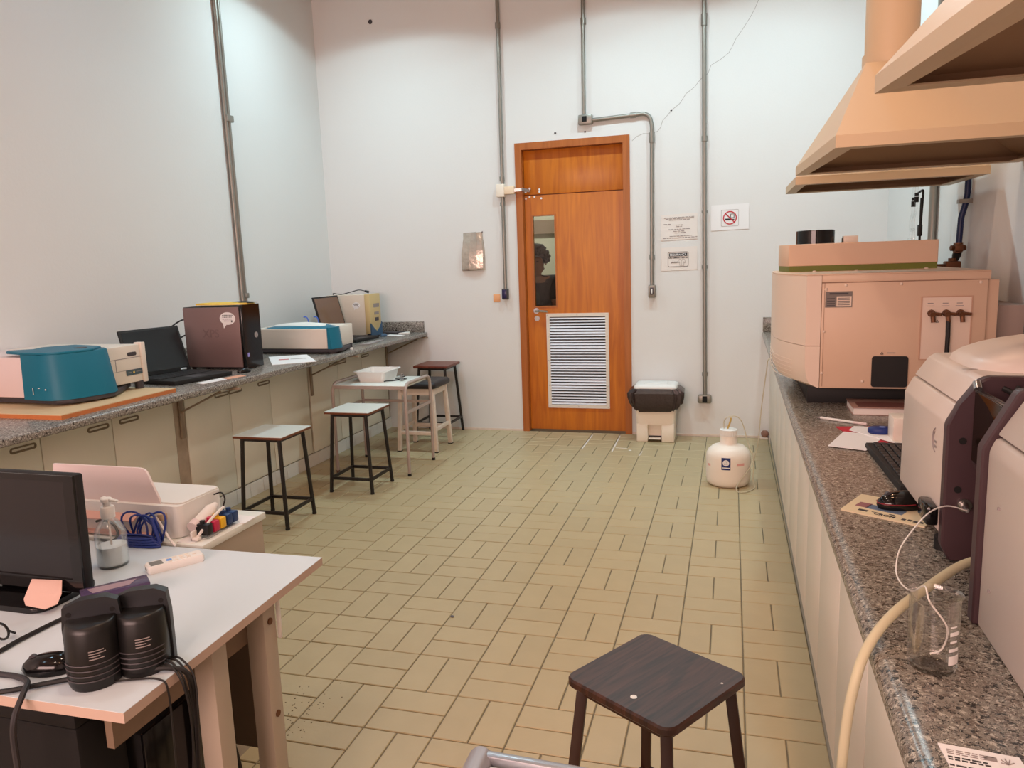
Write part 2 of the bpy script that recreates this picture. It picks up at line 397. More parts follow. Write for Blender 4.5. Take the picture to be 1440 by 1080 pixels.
for p, q_, wd_ in (((-1.197, 6.5), (-1.194, 5.98), .010), ((-.953, 6.5), (-.937, 5.92), .009), ((-.925, 6.065), (-.83, 6.058), .008), ((-.70, 5.98), (-.708, 5.84), .007)):
    obj('white_grout_streak', B().bar((p[0], p[1], .0006), (q_[0], q_[1], .0006), wd_, .0012), m_paperw, floor)
b = B(); rg = random.Random(8)
for i in range(70):
    x, y, s_ = rg.gauss(-1.46, .05), rg.gauss(2.12, .09), rg.uniform(.001, .0024)
    b.box((x - s_, y - s_, -.0004), (x + s_, y + s_ * rg.uniform(.6, 1.4), .0009))
obj('dirt_specks', b, M('dirt', (112, 96, 72), .9), floor, kind='stuff', flat=True)
obj('white_paint_drip', B().ball((-.80, 6.0, 0), .014, .012, .003, 10), m_paper, floor)
obj('grey_lump', B().ball((-1.18, 2.93, .003), .009, .006, .006, 8), M('lump_grey', (110, 110, 120), .7), floor)

# made-up curtained window behind the camera, added round the fill light
wf = struct('added_window_1', B().box((-3.26, YF, 1.05), (-3.2, YF + .05, 2.75)).box((0, YF, 1.05), (.06, YF + .05, 2.75)).box((-3.2, YF, 1.05), (0, YF + .05, 1.1)).box((-3.2, YF, 2.7), (0, YF + .05, 2.75)), m_frame)
rc = B()
rc.rings([[(-3.2 + 3.2 * i / 64, YF + .012 + .006 * sin(i * 1.3), z) for i in range(65)] + [(-3.2 + 3.2 * i / 64, YF + .008 + .006 * sin(i * 1.3), z) for i in range(64, -1, -1)] for z in (1.1, 2.7)])
obj('added_curtain', rc, M('added_curtain_pink', (226, 190, 180), .8), wf)

# ceiling downlights
lm = None
for i, (x, y) in enumerate(LAMPS):
    if lm is None:
        lm = thing('ceiling_downlight', 'round recessed ceiling downlight with white rim, above the top of the view', 'lamp', (x, y, ZC), group='recessed ceiling downlights')
        obj('rim', disc(B(), (x, y, ZC - .012), (1, 0, 0), (0, 1, 0), .12, .012, .095), m_white, lm)
        obj('lens', disc(B(), (x, y, ZC - .006), (1, 0, 0), (0, 1, 0), .094, .006), m_lens, lm)
    else: dup(lm, None, (x, y, ZC))

# ------------------------------------------------------------------ door
dr = struct('door_1', B().box((DX0, D - .012, 0), (DX0 + .058, D + .16, DZ)).box((DX1 - .058, D - .012, 0), (DX1, D + .16, DZ)).box((DX0 + .058, D - .012, DZ - .058), (DX1 - .058, D + .16, DZ)), m_frame, label='brown wooden door frame')
LX0, LX1, LY = DX0 + .06, DX1 - .06, D + .055
obj('transom_panel', B().box((LX0, LY, 2.116), (LX1, LY + .035, DZ - .06), .003), m_doorw, dr)
obj('light_stop_strip', B().box((LX0, LY + .036, 2.07), (LX1, LY + .06, 2.15)), m_frame, dr)  # added strip behind the gap, stops corridor light leaking through
GX0, GX1, GZ0, GZ1 = -1.722, -1.528, 1.14, 1.93
b = B(); b.box((LX0, LY, .012), (GX0, LY + .035, 2.108)); b.box((GX1, LY, .012), (LX1, LY + .035, 2.108)); b.box((GX0, LY, .012), (GX1, LY + .035, GZ0)); b.box((GX0, LY, GZ1), (GX1, LY + .035, 2.108))
leaf = obj('door_leaf', b, m_doorw, dr)
obj('glazing_bead', B().box((GX0 - .012, LY - .006, GZ0 - .012), (GX0, LY, GZ1 + .012)).box((GX1, LY - .006, GZ0 - .012), (GX1 + .012, LY, GZ1 + .012)).box((GX0, LY - .006, GZ0 - .012), (GX1, LY, GZ0)).box((GX0, LY - .006, GZ1), (GX1, LY, GZ1 + .012)), m_frame, leaf)
obj('pane', B().box((GX0, LY + .014, GZ0), (GX1, LY + .02, GZ1)), m_pane, leaf, label='narrow clear glass pane')
V0, V1, VZ0, VZ1 = -1.622, -1.06, .215, 1.072
gr = obj('vent_grille', B().box((V0, LY - .012, VZ0), (V0 + .03, LY, VZ1)).box((V1 - .03, LY - .012, VZ0), (V1, LY, VZ1)).box((V0 + .03, LY - .012, VZ0), (V1 - .03, LY, VZ0 + .03)).box((V0 + .03, LY - .012, VZ1 - .03), (V1 - .03, LY, VZ1)), m_offw, dr, label='cream aluminium grille frame')
nsl = 31
b = B(); zz = VZ0 + .03; pitch = (VZ1 - VZ0 - .06) / nsl
b.hexa([(V0 + .03, LY - .0115, 0), (V1 - .03, LY - .0115, 0), (V1 - .03, LY - .010, 0), (V0 + .03, LY - .010, 0), (V0 + .03, LY - .004, pitch * .55), (V1 - .03, LY - .004, pitch * .55), (V1 - .03, LY - .0025, pitch * .55), (V0 + .03, LY - .0025, pitch * .55)])
bm_s = b
bmesh.ops.recalc_face_normals(bm_s.bm, faces=bm_s.bm.faces)
sl = bpy.data.meshes.new('slat'); bm_s.bm.to_mesh(sl); bm_s.bm.free(); sl.materials.append(M('louvre_aluminium', (226, 228, 236), .35, .1))
for i in range(nsl):
    o = bpy.data.objects.new('slat', sl); COL.objects.link(o); o.parent = gr; o.location = (0, 0, zz + i * pitch + .004)
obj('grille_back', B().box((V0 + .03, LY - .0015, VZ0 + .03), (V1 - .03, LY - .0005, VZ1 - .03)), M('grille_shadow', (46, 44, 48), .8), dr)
b = B()
for fx in (V0 + .014, (V0 + V1) / 2, V1 - .014):
    for fz in (VZ0 + .014, VZ1 - .014): b.ball((fx, LY - .012, fz), .005, .003, .005, 8)
for fx in (V0 + .014, V1 - .014):
    for fz in (.42, .65, .87): b.ball((fx, LY - .012, fz), .005, .003, .005, 8)
obj('grille_screws', b, m_steel, gr)
h = B().cyl((-1.712, LY, 1.098), (-1.712, LY - .01, 1.098), .026).cyl((-1.712, LY - .01, 1.098), (-1.712, LY - .05, 1.098), .010)
h.tube(smooth([(-1.712, LY - .05, 1.098), (-1.68, LY - .052, 1.098), (-1.60, LY - .05, 1.092)]), .0095)
obj('handle', h, m_silver, dr, label='lever handle on round rosette')
k = B().cyl((-1.707, LY, 1.03), (-1.707, LY - .008, 1.03), .024); obj('lock_rosette', k, m_silver, dr)
for x, z in ((-1.795, 2.162), (-1.795, 2.142), (-1.655, 2.158), (-1.655, 2.138), (-1.805, 2.085), (-1.745, 2.098), (-1.70, 2.098), (-1.64, 2.082)):
    if x < LX0 + .01: x = LX0 + .012
    obj('screw_patch', disc(B(), (x, LY - .001, z), (1, 0, 0), (0, 0, 1), .009, .0015, n=10), m_paper, dr)

# corridor behind the door and the person looking in
struct('floor_corridor', B().box((-4, D + .16, -.12), (1, 9.2, 0)), M('corridor_floor', (150, 138, 110), .6))
struct('wall_corridor', B().box((-4, 9.0, 0), (1, 9.2, 3)), m_corr)
struct('wall_corridor_left', B().box((-4.1, D + .16, 0), (-4, 9.2, 3)), m_corr)
struct('wall_corridor_right', B().box((1, D + .16, 0), (1.1, 9.2, 3)), m_corr)
struct('ceiling_corridor', B().box((-4, D + .16, 3), (1, 9.2, 3.1)), m_corr)
struct('reflection_band', B().box((-4, 8.95, 1.86), (1, 9.0, 2.02)), M('reflection_brown', (150, 128, 112), .6))  # added brown band in place of the room's reflection in the pane
cl = area('corridor_lamp', (-2.0, 7.9, 2.93), (0, 0, 0), 1.2, .3, 42, (1, .96, .88))
# ------------------------------------------------------------------ wall services
def conduit(label, pts, r, fit, box=None, boxmat=None, group=None):
    t = thing('electrical_conduit', label, 'conduit', pts[-1])
    obj('pipe', B().tube(pts, r, 12), m_conduit, t)
    for c in fit: obj('coupling', B().cyl(Vector(c[0]), Vector(c[1]), r * 1.35, n=12), m_conduit, t)
    return t
YB = D - .022
t = conduit('grey conduit pipe on the back wall left of the door', [(-1.957, YB, ZC), (-1.974, YB, 1.30)], .016, [((-1.961, YB, 3.5), (-1.962, YB, 3.55)), ((-1.97, YB, 2.24), (-1.971, YB, 2.28)), ((-1.974, YB, 2.03), (-1.974, YB, 2.06))])
ob = obj('outlet_box', B().box((-2.003, D - .05, 1.21), (-1.948, D, 1.305), .006), m_dkgrey, t)
obj('outlet_face', B().box((-1.998, D - .054, 1.222), (-1.958, D - .05, 1.295), .002), M('navy_outlet', (38, 32, 78), .3), ob)
t = thing('door_closer', 'cream junction box with short steel arm reaching over the door frame', 'closer', (-1.99, D, 2.16))
obj('junction_box', B().box((-2.02, D - .055, 2.105), (-1.945, D - .001, 2.215), .006), m_bin, t)
obj('bracket', B().box((-1.945, D - .06, 2.125), (-1.855, D - .012, 2.19), .005), M('closer_cream', (240, 214, 184), .4), t)
obj('arm', B().bar((-1.86, D - .045, 2.155), (-1.79, D - .04, 2.158), .012, .026).bar((-1.792, D - .04, 2.158), (-1.74, D + .03, 2.15), .012, .026).cyl((-1.735, D + .045, 2.165), (-1.735, D + .02, 2.165), .01), m_silver, t)
# the pipe that runs over the door and down to a switch
bend = smooth([(-.80, YB, 2.70), (-.735, YB, 2.702), (-.69, YB, 2.675), (-.672, YB, 2.61), (-.671, YB, 2.54)], 5)
t = conduit('grey conduit running over the door corner and down to a light switch', [(-1.16, YB, 2.688), (-.80, YB, 2.70)] + bend + [(-.676, YB, 1.30)], .0165, [((-.845, YB, 2.699), (-.80, YB, 2.70)), ((-.671, YB, 2.47), (-.671, YB, 2.55)), ((-.674, YB, 1.52), (-.674, YB, 1.56))])
ob = obj('switch_box', B().box((-.705, D - .05, 1.20), (-.645, D, 1.305), .008), m_conduit, t)
obj('switch_rocker', B().box((-.69, D - .056, 1.225), (-.66, D - .05, 1.285), .002), m_dkgrey, ob); obj('switch_key', B().box((-.681, D - .061, 1.235), (-.669, D - .056, 1.275), .002), m_white, ob)
t = conduit('grey conduit dropping from the ceiling to a small box above the door', [(-1.222, YB, ZC), (-1.234, YB, 2.74)], .0165, [((-1.224, YB, 3.45), (-1.225, YB, 3.5))])
ob = obj('junction_box', B().box((-1.28, D - .055, 2.655), (-1.16, D - .001, 2.735), .01), m_conduit, t); obj('box_opening', B().box((-1.245, D - .058, 2.675), (-1.205, D - .054, 2.72)), m_plug, ob)
t = conduit('tall grey conduit on the back wall between the signs, ending in a low outlet', [(-.262, YB, ZC), (-.236, YB, .36)], .018, [((-.258, YB, 3.33), (-.258, YB, 3.42)), ((-.25, YB, 2.45), (-.25, YB, 2.49)), ((-.246, YB, 1.88), (-.246, YB, 1.90)), ((-.243, YB, 1.43), (-.243, YB, 1.46)), ((-.236, YB, .53), (-.236, YB, .56))])
ob = obj('outlet_box', B().box((-.295, D - .055, .295), (-.18, D - .001, .37), .016), m_conduit, t); obj('outlet_face', B().box((-.255, D - .058, .305), (-.215, D - .054, .36)), m_plug, ob)
t = thing('electrical_conduit', 'twin grey conduit pipes running down the left wall behind the dark computer', 'conduit', (XL + .02, 5.16, 1.02))
for dy in (0, .034): obj('pipe', B().tube([(XL + .02, 5.135 + dy, ZC), (XL + .02, 5.16 + dy, 1.03)], .0155, 10), m_conduit, t)
obj('coupling', B().box((XL, 5.135, 2.66), (XL + .045, 5.215, 2.71), .006), m_conduit, t); obj('coupling', B().box((XL, 5.17, 1.33), (XL + .045, 5.215, 1.37), .006), m_conduit, t)
sw = thing('switch_plate', 'small orange-tinted blank plate on the wall beside the outlet', 'plate', (-2.064, D, 1.224))
obj('plate_face', B().box((-2.096, D - .006, 1.19), (-2.032, D, 1.258), .004), m_copper, sw)

# clear bag holder hanging on the wall
t = thing('plastic_sleeve', 'crumpled clear plastic sleeve hung on the wall left of the door', 'sleeve', (-2.27, D, 1.476))
rs = []
for z, x0, x1, d in ((1.475, -2.386, -2.166, .03), (1.49, -2.388, -2.164, .05), (1.56, -2.388, -2.162, .055), (1.635, -2.386, -2.160, .05), (1.70, -2.372, -2.166, .038), (1.76, -2.362, -2.174, .02), (1.812, -2.36, -2.18, .006)):
    rs.append([(x0, D - .001, z), (x1, D - .001, z), (x1 - .012, D - d * .6, z + .003), (x0 * .6 + x1 * .4, D - d, z - .002), (x0 * .3 + x1 * .7, D - d * .92, z + .004), (x0 + .012, D - d * .6, z)])
obj('film', B().rings(rs), m_film, t)
obj('pin', B().ball((-2.178, D - .008, 1.812), .005, n=8), m_dkgrey, t)

# notices
def sheet(label, x0, x1, z0, z1, mat, dz=0, curl=.0025):
    t = thing('paper_sign', label, 'sign', ((x0 + x1) / 2, D, z0))
    n = 6; top = [(x0 + (x1 - x0) * i / n, D - .003, z1 + dz * i / n) for i in range(n + 1)]
    mid = [(p[0], D - .0035, (z0 + z1) / 2 + dz * i / n) for i, p in enumerate(top)]
    bot = [(p[0], D - .003 - curl * abs(i - n / 2) / n, z0 + dz * i / n) for i, p in enumerate(top)]
    b = B(); rows = [bot, mid, top]; back = [[(p[0], p[1] + .0015, p[2]) for p in r] for r in rows]
    for r0, r1 in ((0, 1), (1, 2)):
        for i in range(n):
            b.quad(rows[r0][i], rows[r0][i + 1], rows[r1][i + 1], rows[r1][i]); b.quad(back[r0][i + 1], back[r0][i], back[r1][i], back[r1][i + 1])
    obj('sheet', b, mat, t); return t
t = sheet('white printed notice, upper of the two sheets beside the tall conduit', -.600, -.304, 1.672, 1.882, m_paperw, .006)
b = B(); YS = D - .0048
for x0, x1, z in ((-.575, -.33, 1.858), (-.56, -.345, 1.849), (-.535, -.375, 1.838), (-.578, -.53, 1.806), (-.48, -.42, 1.796), (-.475, -.425, 1.784), (-.54, -.37, 1.762), (-.5, -.41, 1.746), (-.49, -.395, 1.733), (-.53, -.345, 1.706), (-.585, -.31, 1.692)):
    x = x0
    while x < x1:
        l = random.uniform(.012, .03); plate(b, (min(x + l / 2, x1), YS, z + (x + .45) * .02), (1, 0, 0), (0, 0, 1), l, .0045, .0006); x += l + .006
obj('print', b, m_inkl, t)
t = sheet('white safety notice with black header, lower of the two sheets beside the tall conduit', -.600, -.304, 1.420, 1.612, m_paperw, .006)
fr = B()
pl = rrect(-.545, -.375, 1.452, 1.576, .015); pin = rrect(-.542, -.378, 1.455, 1.573, .013)
fr.rings([[(u, YS, v) for u, v in pl], [(u, YS - .0006, v) for u, v in pl], [(u, YS - .0006, v) for u, v in pin], [(u, YS, v) for u, v in pin]], closed=True)
plate(fr, (-.46, YS, 1.552), (1, 0, 0), (0, 0, 1), .15, .026, .0006)
obj('print', fr, m_ink, t)
text('lettering', 'SEGURANÇA', .0235, (-.46, YS - .0008, 1.551), (1, 0, 0), (0, 0, 1), m_paper, t, bold=.0005)
text('lettering', 'USO OBRIGATÓRIO DE', .0146, (-.46, YS, 1.527), (1, 0, 0), (0, 0, 1), m_ink, t, bold=.0006)
text('lettering', 'JALECO', .0155, (-.49, YS, 1.489), (1, 0, 0), (0, 0, 1), m_ink, t, shear=.25, bold=.0004)
co = B()   # outline of a lab coat
cp = [(-.452, 1.512), (-.44, 1.517), (-.43, 1.505), (-.42, 1.517), (-.408, 1.512), (-.398, 1.487), (-.407, 1.483), (-.413, 1.495), (-.413, 1.462), (-.447, 1.462), (-.447, 1.495), (-.453, 1.483), (-.462, 1.487), (-.452, 1.512)]
for i in range(len(cp) - 1): co.bar((cp[i][0], YS, cp[i][1]), (cp[i + 1][0], YS, cp[i + 1][1]), .0018, .001, upv=(0, 1, 0))
co.bar((-.43, YS, 1.505), (-.43, YS, 1.462), .0015, .001, upv=(0, 1, 0)); obj('coat_drawing', co, m_inkl, t)
t = sheet('white notice with red no food or drink symbol, right of the tall conduit', -.194, .103, 1.736, 1.940, m_paper, .004, .003)
c0 = (-.046, YS, 1.834); X, Z = (1, 0, 0), (0, 0, 1)
b = B(); pl = rrect(-.115, .023, 1.767, 1.899, .008); pin = rrect(-.113, .021, 1.769, 1.897, .007)
b.rings([[(u, YS, v) for u, v in pl], [(u, YS - .0006, v) for u, v in pl], [(u, YS - .0006, v) for u, v in pin], [(u, YS, v) for u, v in pin]], closed=True); obj('border', b, m_inkl, t)
b = B(); plate(b, c0, X, Z, .042, .013, .0006, -.016, -.012); plate(b, c0, X, Z, .03, .008, .0006, .02, -.014); plate(b, c0, X, Z, .006, .03, .0006, .004, .012); plate(b, c0, X, Z, .028, .004, .0006, .018, .03); plate(b, c0, X, Z, .005, .03, .0006, .032, .012); plate(b, c0, X, Z, .026, .004, .0006, .018, .0)
obj('food_drawing', b, m_ink, t)
b = disc(B(), c0, X, Z, .054, .001, .046); b.bar((c0[0] - .036, YS - .0008, c0[2] + .036), (c0[0] + .036, YS - .0008, c0[2] - .036), .008, .0008, upv=(0, 1, 0)); obj('prohibition_ring', b, m_red, t)

# ------------------------------------------------------------------ left bench
XE, XC, HL = -2.755, -3.17, .92
bl = thing('granite_worktop', 'long speckled grey granite worktop along the left wall', 'worktop', (-3.2, 4, .88))
obj('slab', B().box((XL + .0015, 1.3, .882), (XE, D - .0015, HL), .010, 3), m_granL, bl)
obj('backsplash', B().box((XL + .0015, D - .022, HL), (-2.785, D - .0015, 1.02), .003), m_granL, bl); obj('backsplash', B().box((XL + .0015, 1.3, HL), (XL + .022, D - .022, 1.02), .003), m_granL, bl)
def cabinet(label, y0, y1, seams, grips):
    t = thing('base_cabinet', label, 'cabinet', (-3.4, (y0 + y1) / 2, .1))
    obj('body', B().box((XL + .0015, y0 + .002, .10), (XC - .018, y1 - .002, .88)), m_cabL, t)
    ys = [y0] + seams + [y1]
    for a, c in zip(ys, ys[1:]):
        d = obj('door', B().box((XC - .018, a + .003, .112), (XC, c - .003, .872), .002), m_cabL, t)
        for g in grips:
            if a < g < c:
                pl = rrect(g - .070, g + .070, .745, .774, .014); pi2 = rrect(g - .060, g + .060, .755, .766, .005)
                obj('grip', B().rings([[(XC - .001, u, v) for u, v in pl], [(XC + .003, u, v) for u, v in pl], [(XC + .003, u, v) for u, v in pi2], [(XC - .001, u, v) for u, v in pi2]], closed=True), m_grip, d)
    return t
cabinet('cream base cabinet under the left worktop, nearest to the camera', 2.31, 3.655, [2.755, 3.193], [2.66, 3.1, 3.311])
cabinet('cream base cabinet under the left worktop, middle one behind the white stools', 3.75, 5.13, [4.178, 4.629], [4.10, 4.241, 4.56])
cabinet('cream base cabinet under the left worktop, furthest in the corner', 5.155, 6.53, [5.602, 6.03], [5.54, 5.68, 6.10])
cabinet('cream base cabinet under the left worktop, behind the printer', 1.3, 2.305, [1.8], [1.7, 1.9])
struct('trim_1', B().box((XL, 3.657, 0), (XC - .004, 3.748, .88)), m_pillar, label='stained plaster pier between cabinets')
struct('trim_2', B().box((XL, 5.132, 0), (XC - .02, 5.153, .88)).box((XL, 6.532, 0), (XC - .02, D, .88)), m_bracket)
bb = struct('baseboard_left', B().box((XL, 1.3, 0), (XC - .02, D, .1)), m_grout)
b = B(); y = 1.3; pm = {}
while y < D - .02:
    l = min(.148, D - y - .004)
    obj('plinth_tile', B().box((XC - .02, y, 0), (XC - .006, y + l, .098), .0015, 1), m_plinth, bb); y += .151
def bracket(label, y):
    t = thing('shelf_bracket', label, 'bracket', (XC, y, .52))
    obj('upright', B().box((XC + .001, y - .022, .56), (XC + .012, y + .006, .880), .001), m_bracket, t)
    obj('arm', B().bar((XC + .005, y - .008, .872), (XE + .02, y - .008, .872), .02, .014), m_bracket, t)
    obj('strut', B().tube([(XC + .008, y - .008, .72), (-2.80, y - .10, .868)], .006, 8), m_bracket, t)
bracket('metal bracket under the left worktop beside the stained pier', 3.715); bracket('metal bracket under the left worktop, the middle one', 5.18); bracket('metal bracket under the left worktop near the back wall', 6.535)

# ------------------------------------------------------------------ spectrophotometers
def face_slab(b, poly, z0, z1, tz=0, sh=(0, 0)):
    b.rings([[(u, v, z0) for u, v in poly], [(u + sh[0], v + sh[1], z1) for u, v in poly]]); return b
bd = thing('wooden_board', 'flat wooden board lying on the left worktop under the teal instrument', 'board', (-3.2, 2.8, HL))
obj('sheet', B().box((-3.62, 2.58, HL + .0185), (-2.832, 3.30, HL + .022)), m_ply, bd); obj('edge', B().box((-3.62, 2.58, HL), (-2.832, 3.30, HL + .0185)), m_plyE, bd)
t = thing('spectrophotometer', 'teal and white benchtop instrument standing on the wooden board', 'instrument', (-3.25, 2.9, .94))
obj('base', B().prism([(-3.66, 2.78), (-3.24, 2.79), (-3.05, 2.76), (-2.985, 2.80), (-2.945, 2.90), (-2.935, 3.0), (-2.965, 3.05), (-3.1, 3.28), (-3.66, 3.28)], XY, .950, .974, .004), m_dkgrey, t)
obj('front_housing', B().box((-3.72, 2.765, .978), (-3.225, 3.25, 1.170), .006), m_pink, t, label='pale pinkish white side housing')
tp = [(-3.232, 2.755), (-3.12, 2.735), (-3.045, 2.735), (-3.0, 2.76), (-2.965, 2.82), (-2.935, 2.93), (-2.928, 2.99), (-2.945, 3.03), (-3.0, 3.06), (-3.232, 3.10)]
tt = [(-3.232, 2.762), (-3.12, 2.745), (-3.055, 2.745), (-3.015, 2.77), (-2.99, 2.83), (-2.968, 2.93), (-2.962, 2.98), (-2.975, 3.02), (-3.02, 3.05), (-3.232, 3.10)]
obj('teal_shell', B().rings([[(u, v, .972) for u, v in tp], [(u, v, 1.180) for u, v in tt], [(u - .004 if u > -3.1 else u, v, 1.187) for u, v in tt]]), m_teal, t, label='teal curved front shell')
obj('teal_lid', B().prism([(-3.40, 2.84), (-3.36, 2.80), (-3.232, 2.762), (-3.12, 2.745), (-3.055, 2.745), (-3.015, 2.77), (-2.99, 2.83), (-2.968, 2.93), (-3.03, 3.04), (-3.25, 3.10), (-3.34, 2.98), (-3.30, 2.90)], XY, 1.184, 1.196, .003), m_teal, t)
obj('finger_recess', B().prism(rrect(-3.10, -3.04, 2.93, 2.98, .02), XY, 1.195, 1.1975), m_dkgrey, t)
wb_ = obj('lamp_housing', B().box((-3.62, 3.03, .982), (-3.022, 3.29, 1.178), .006), m_offw, t, label='off-white rear lamp housing')
obj('corner_post', B().box((-3.06, 3.285, .975), (-3.012, 3.315, 1.186), .004), m_offw, wb_)
obj('seam', B().box((-3.0225, 3.03, 1.112), (-3.0205, 3.285, 1.115)).box((-3.0225, 3.03, 1.05), (-3.0205, 3.285, 1.0515)).box((-3.0225, 3.11, 1.05), (-3.0205, 3.113, 1.112)), m_inkl, wb_)
obj('grip_slot', B().prism(rrect(3.195, 3.255, 1.122, 1.142, .009), YZ, -3.0225, -3.019), m_dkgrey, wb_)
lb = obj('name_plate', B().box((-3.0225, 3.175, 1.022), (-3.019, 3.285, 1.050)), M('slate_plate', (66, 84, 92), .4), wb_); 
obj('plate_mark', disc(B(), (-3.019, 3.225, 1.036), (0, 1, 0), (0, 0, 1), .006, .0006, n=10), m_yell, lb); obj('plate_lines', B().box((-3.019, 3.185, 1.036), (-3.0186, 3.208, 1.039)).box((-3.019, 3.24, 1.036), (-3.0186, 3.278, 1.0385)), m_inkl, lb)
for x, y in ((-3.04, 3.275), (-3.09, 2.84), (-3.5, 2.84), (-3.5, 3.2)): obj('foot', B().cyl((x, y, .9425), (x, y, .984), .022, n=16), m_dkgrey, t)
obj('scratches', B().box((-3.155, 2.7385, 1.0), (-3.152, 2.737, 1.03)).box((-3.115, 2.7325, 1.03), (-3.105, 2.731, 1.033)).box((-3.075, 2.7322, 1.022), (-3.068, 2.7312, 1.028)), m_white, t)

t = thing('spectrophotometer', 'white and teal benchtop instrument on the left worktop beyond the dark computer', 'instrument', (-3.15, 5.05, HL))
obj('base', B().prism([(-3.49, 4.93), (-2.84, 4.92), (-2.795, 4.95), (-2.79, 5.03), (-2.86, 5.30), (-3.49, 5.30)], XY, .930, .958, .003), m_dkgrey, t)
obj('front_housing', B().prism([(-3.50, 4.93), (-2.99, 4.915), (-2.845, 4.905), (-2.845, 5.25), (-3.50, 5.25)], XY, .958, 1.105, .008, 2), m_offw, t)
tp = [(-2.843, 4.905), (-2.81, 4.905), (-2.80, 4.93), (-2.785, 5.0), (-2.80, 5.05), (-2.843, 5.08)]
obj('teal_shell', B().rings([[(u, v, .957) for u, v in tp], [(u - (.018 if u > -2.83 else 0), v, 1.113) for u, v in tp]]), m_teal, t, label='teal curved front corner')
obj('teal_lid', B().rings([[(-3.40, 4.96, 1.105), (-3.1, 4.93, 1.105), (-2.86, 4.93, 1.105), (-2.86, 5.12, 1.105), (-3.1, 5.2, 1.105), (-3.35, 5.12, 1.105)], [(-3.38, 4.98, 1.112), (-3.1, 4.95, 1.118), (-2.86, 4.94, 1.112), (-2.86, 5.10, 1.112), (-3.1, 5.18, 1.134), (-3.33, 5.10, 1.125)]]), m_teal, t)
obj('white_lid', B().rings([[(-3.38, 5.02, 1.105), (-3.1, 5.0, 1.105), (-2.95, 5.03, 1.105), (-2.95, 5.22, 1.105), (-3.38, 5.22, 1.105)], [(-3.36, 5.05, 1.128), (-3.1, 5.06, 1.146), (-2.97, 5.06, 1.12), (-2.97, 5.2, 1.12), (-3.36, 5.2, 1.128)]]), m_white, t)
obj('lamp_housing', B().box((-3.45, 5.06, .96), (-2.85, 5.31, 1.113), .006), m_offw, t)
for x, y in ((-2.87, 5.28), (-2.84, 4.96), (-3.43, 4.98), (-3.43, 5.26)): obj('foot', B().cyl((x, y, HL), (x, y, .962), .022, n=14), m_dkgrey, t)
tag(obj('bottle_cap', B().lathe((-2.80, 5.18, HL), [(.011, 0), (.012, .004), (.012, .014), (.009, .018), (.004, .0185)], 14), m_white), 'small white cap on the edge of the left worktop', 'cap')

# ------------------------------------------------------------------ laptops and computers on the left bench
def laptop(label, loc, rz, wd, dp, sh, tilt, scr, kb=True):
    """local frame: x towards the user, y along the width, hinge at x=0"""
    t = thing('laptop', label, 'laptop', loc, rz); mw = wm(t); P = lambda x, y, z: mw @ Vector((x, y, z))
    def bx(b, x0, x1, y0, y1, z0, z1, f=P, bev=.002): return b.hexa([f(x0, y0, z0), f(x1, y0, z0), f(x1, y1, z0), f(x0, y1, z0), f(x0, y0, z1), f(x1, y0, z1), f(x1, y1, z1), f(x0, y1, z1)], bev)
    base = obj('base', bx(B(), 0, dp, -wd / 2, wd / 2, .002, .026), m_matte, t)
    b = B()
    for r in range(5):
        n = 14
        for c in range(n):
            y0 = -wd * .45 + c * wd * .9 / n; x0 = .03 + r * (dp * .52) / 5
            bx(b, x0, x0 + dp * .09, y0 + .0015, y0 + wd * .9 / n - .0015, .026, .029, bev=0)
    obj('keyboard', b, m_key, base, kind='stuff')
    obj('touchpad', bx(B(), dp * .68, dp * .92, -.05, .05, .026, .0266, bev=0), m_dkgrey, base)
    st, ct = sin(tilt), cos(tilt); Q = lambda u, y, q: P(-u * st + q * ct + .005, y, .028 + u * ct + q * st)   # u up the screen, q towards the user
    lid = obj('screen_lid', bx(B(), 0, sh, -wd / 2, wd / 2, -.012, 0, Q), m_matte, t)
    obj('screen', bx(B(), .022, sh - .014, -wd / 2 + .014, wd / 2 - .014, 0, .0012, Q, 0), scr, lid)
    for s_ in (-1, 1): obj('hinge', B().cyl(P(.002, s_ * wd * .36 - .022, .034), P(.002, s_ * wd * .36 + .022, .034), .0095, n=12), m_silver, lid)
    return t
laptop('black open laptop on the left worktop between the teal instrument and the dark computer', (-3.30, 3.745, HL), R(-11), .41, .36, .285, R(17), m_screen)
laptop('open laptop with brownish lit screen beside the beige computer in the corner', (-3.31, 5.87, HL), R(-3), .385, .31, .365, R(14), m_screen2)

t = thing('computer_tower', 'dark computer tower with metallic brown side, black front and round badge on the left worktop', 'computer', (-3.2, 4.2, HL))
obj('case', B().box((-3.41, 4.112, HL + .012), (-2.99, 4.292, 1.322), .004), m_matte, t)
sp = obj('side_panel', B().box((-3.408, 4.106, HL + .016), (-2.992, 4.114, 1.318), .003), m_tower, t, label='metallic brown side panel')
obj('front_panel', B().prism(rrect(-2.992, -2.968, 4.106, 4.298, .008), XY, HL + .006, 1.330, .006, 2), m_gloss, t, label='glossy black front')
obj('badge', disc(B(), (-2.9678, 4.235, 1.132), (0, 1, 0), (0, 0, 1), .019, .002, n=24, sy=1), m_silver, t, label='round silver badge')
obj('small_sticker', B().box((-2.968, 4.13, 1.0), (-2.967, 4.15, 1.025)), M('lilac_sticker', (150, 140, 210), .5), t)
for x in (-3.38, -3.02):
    for y in (4.13, 4.27): obj('foot', B().cyl((x, y, HL), (x, y, HL + .014), .014, n=10), m_black, t)
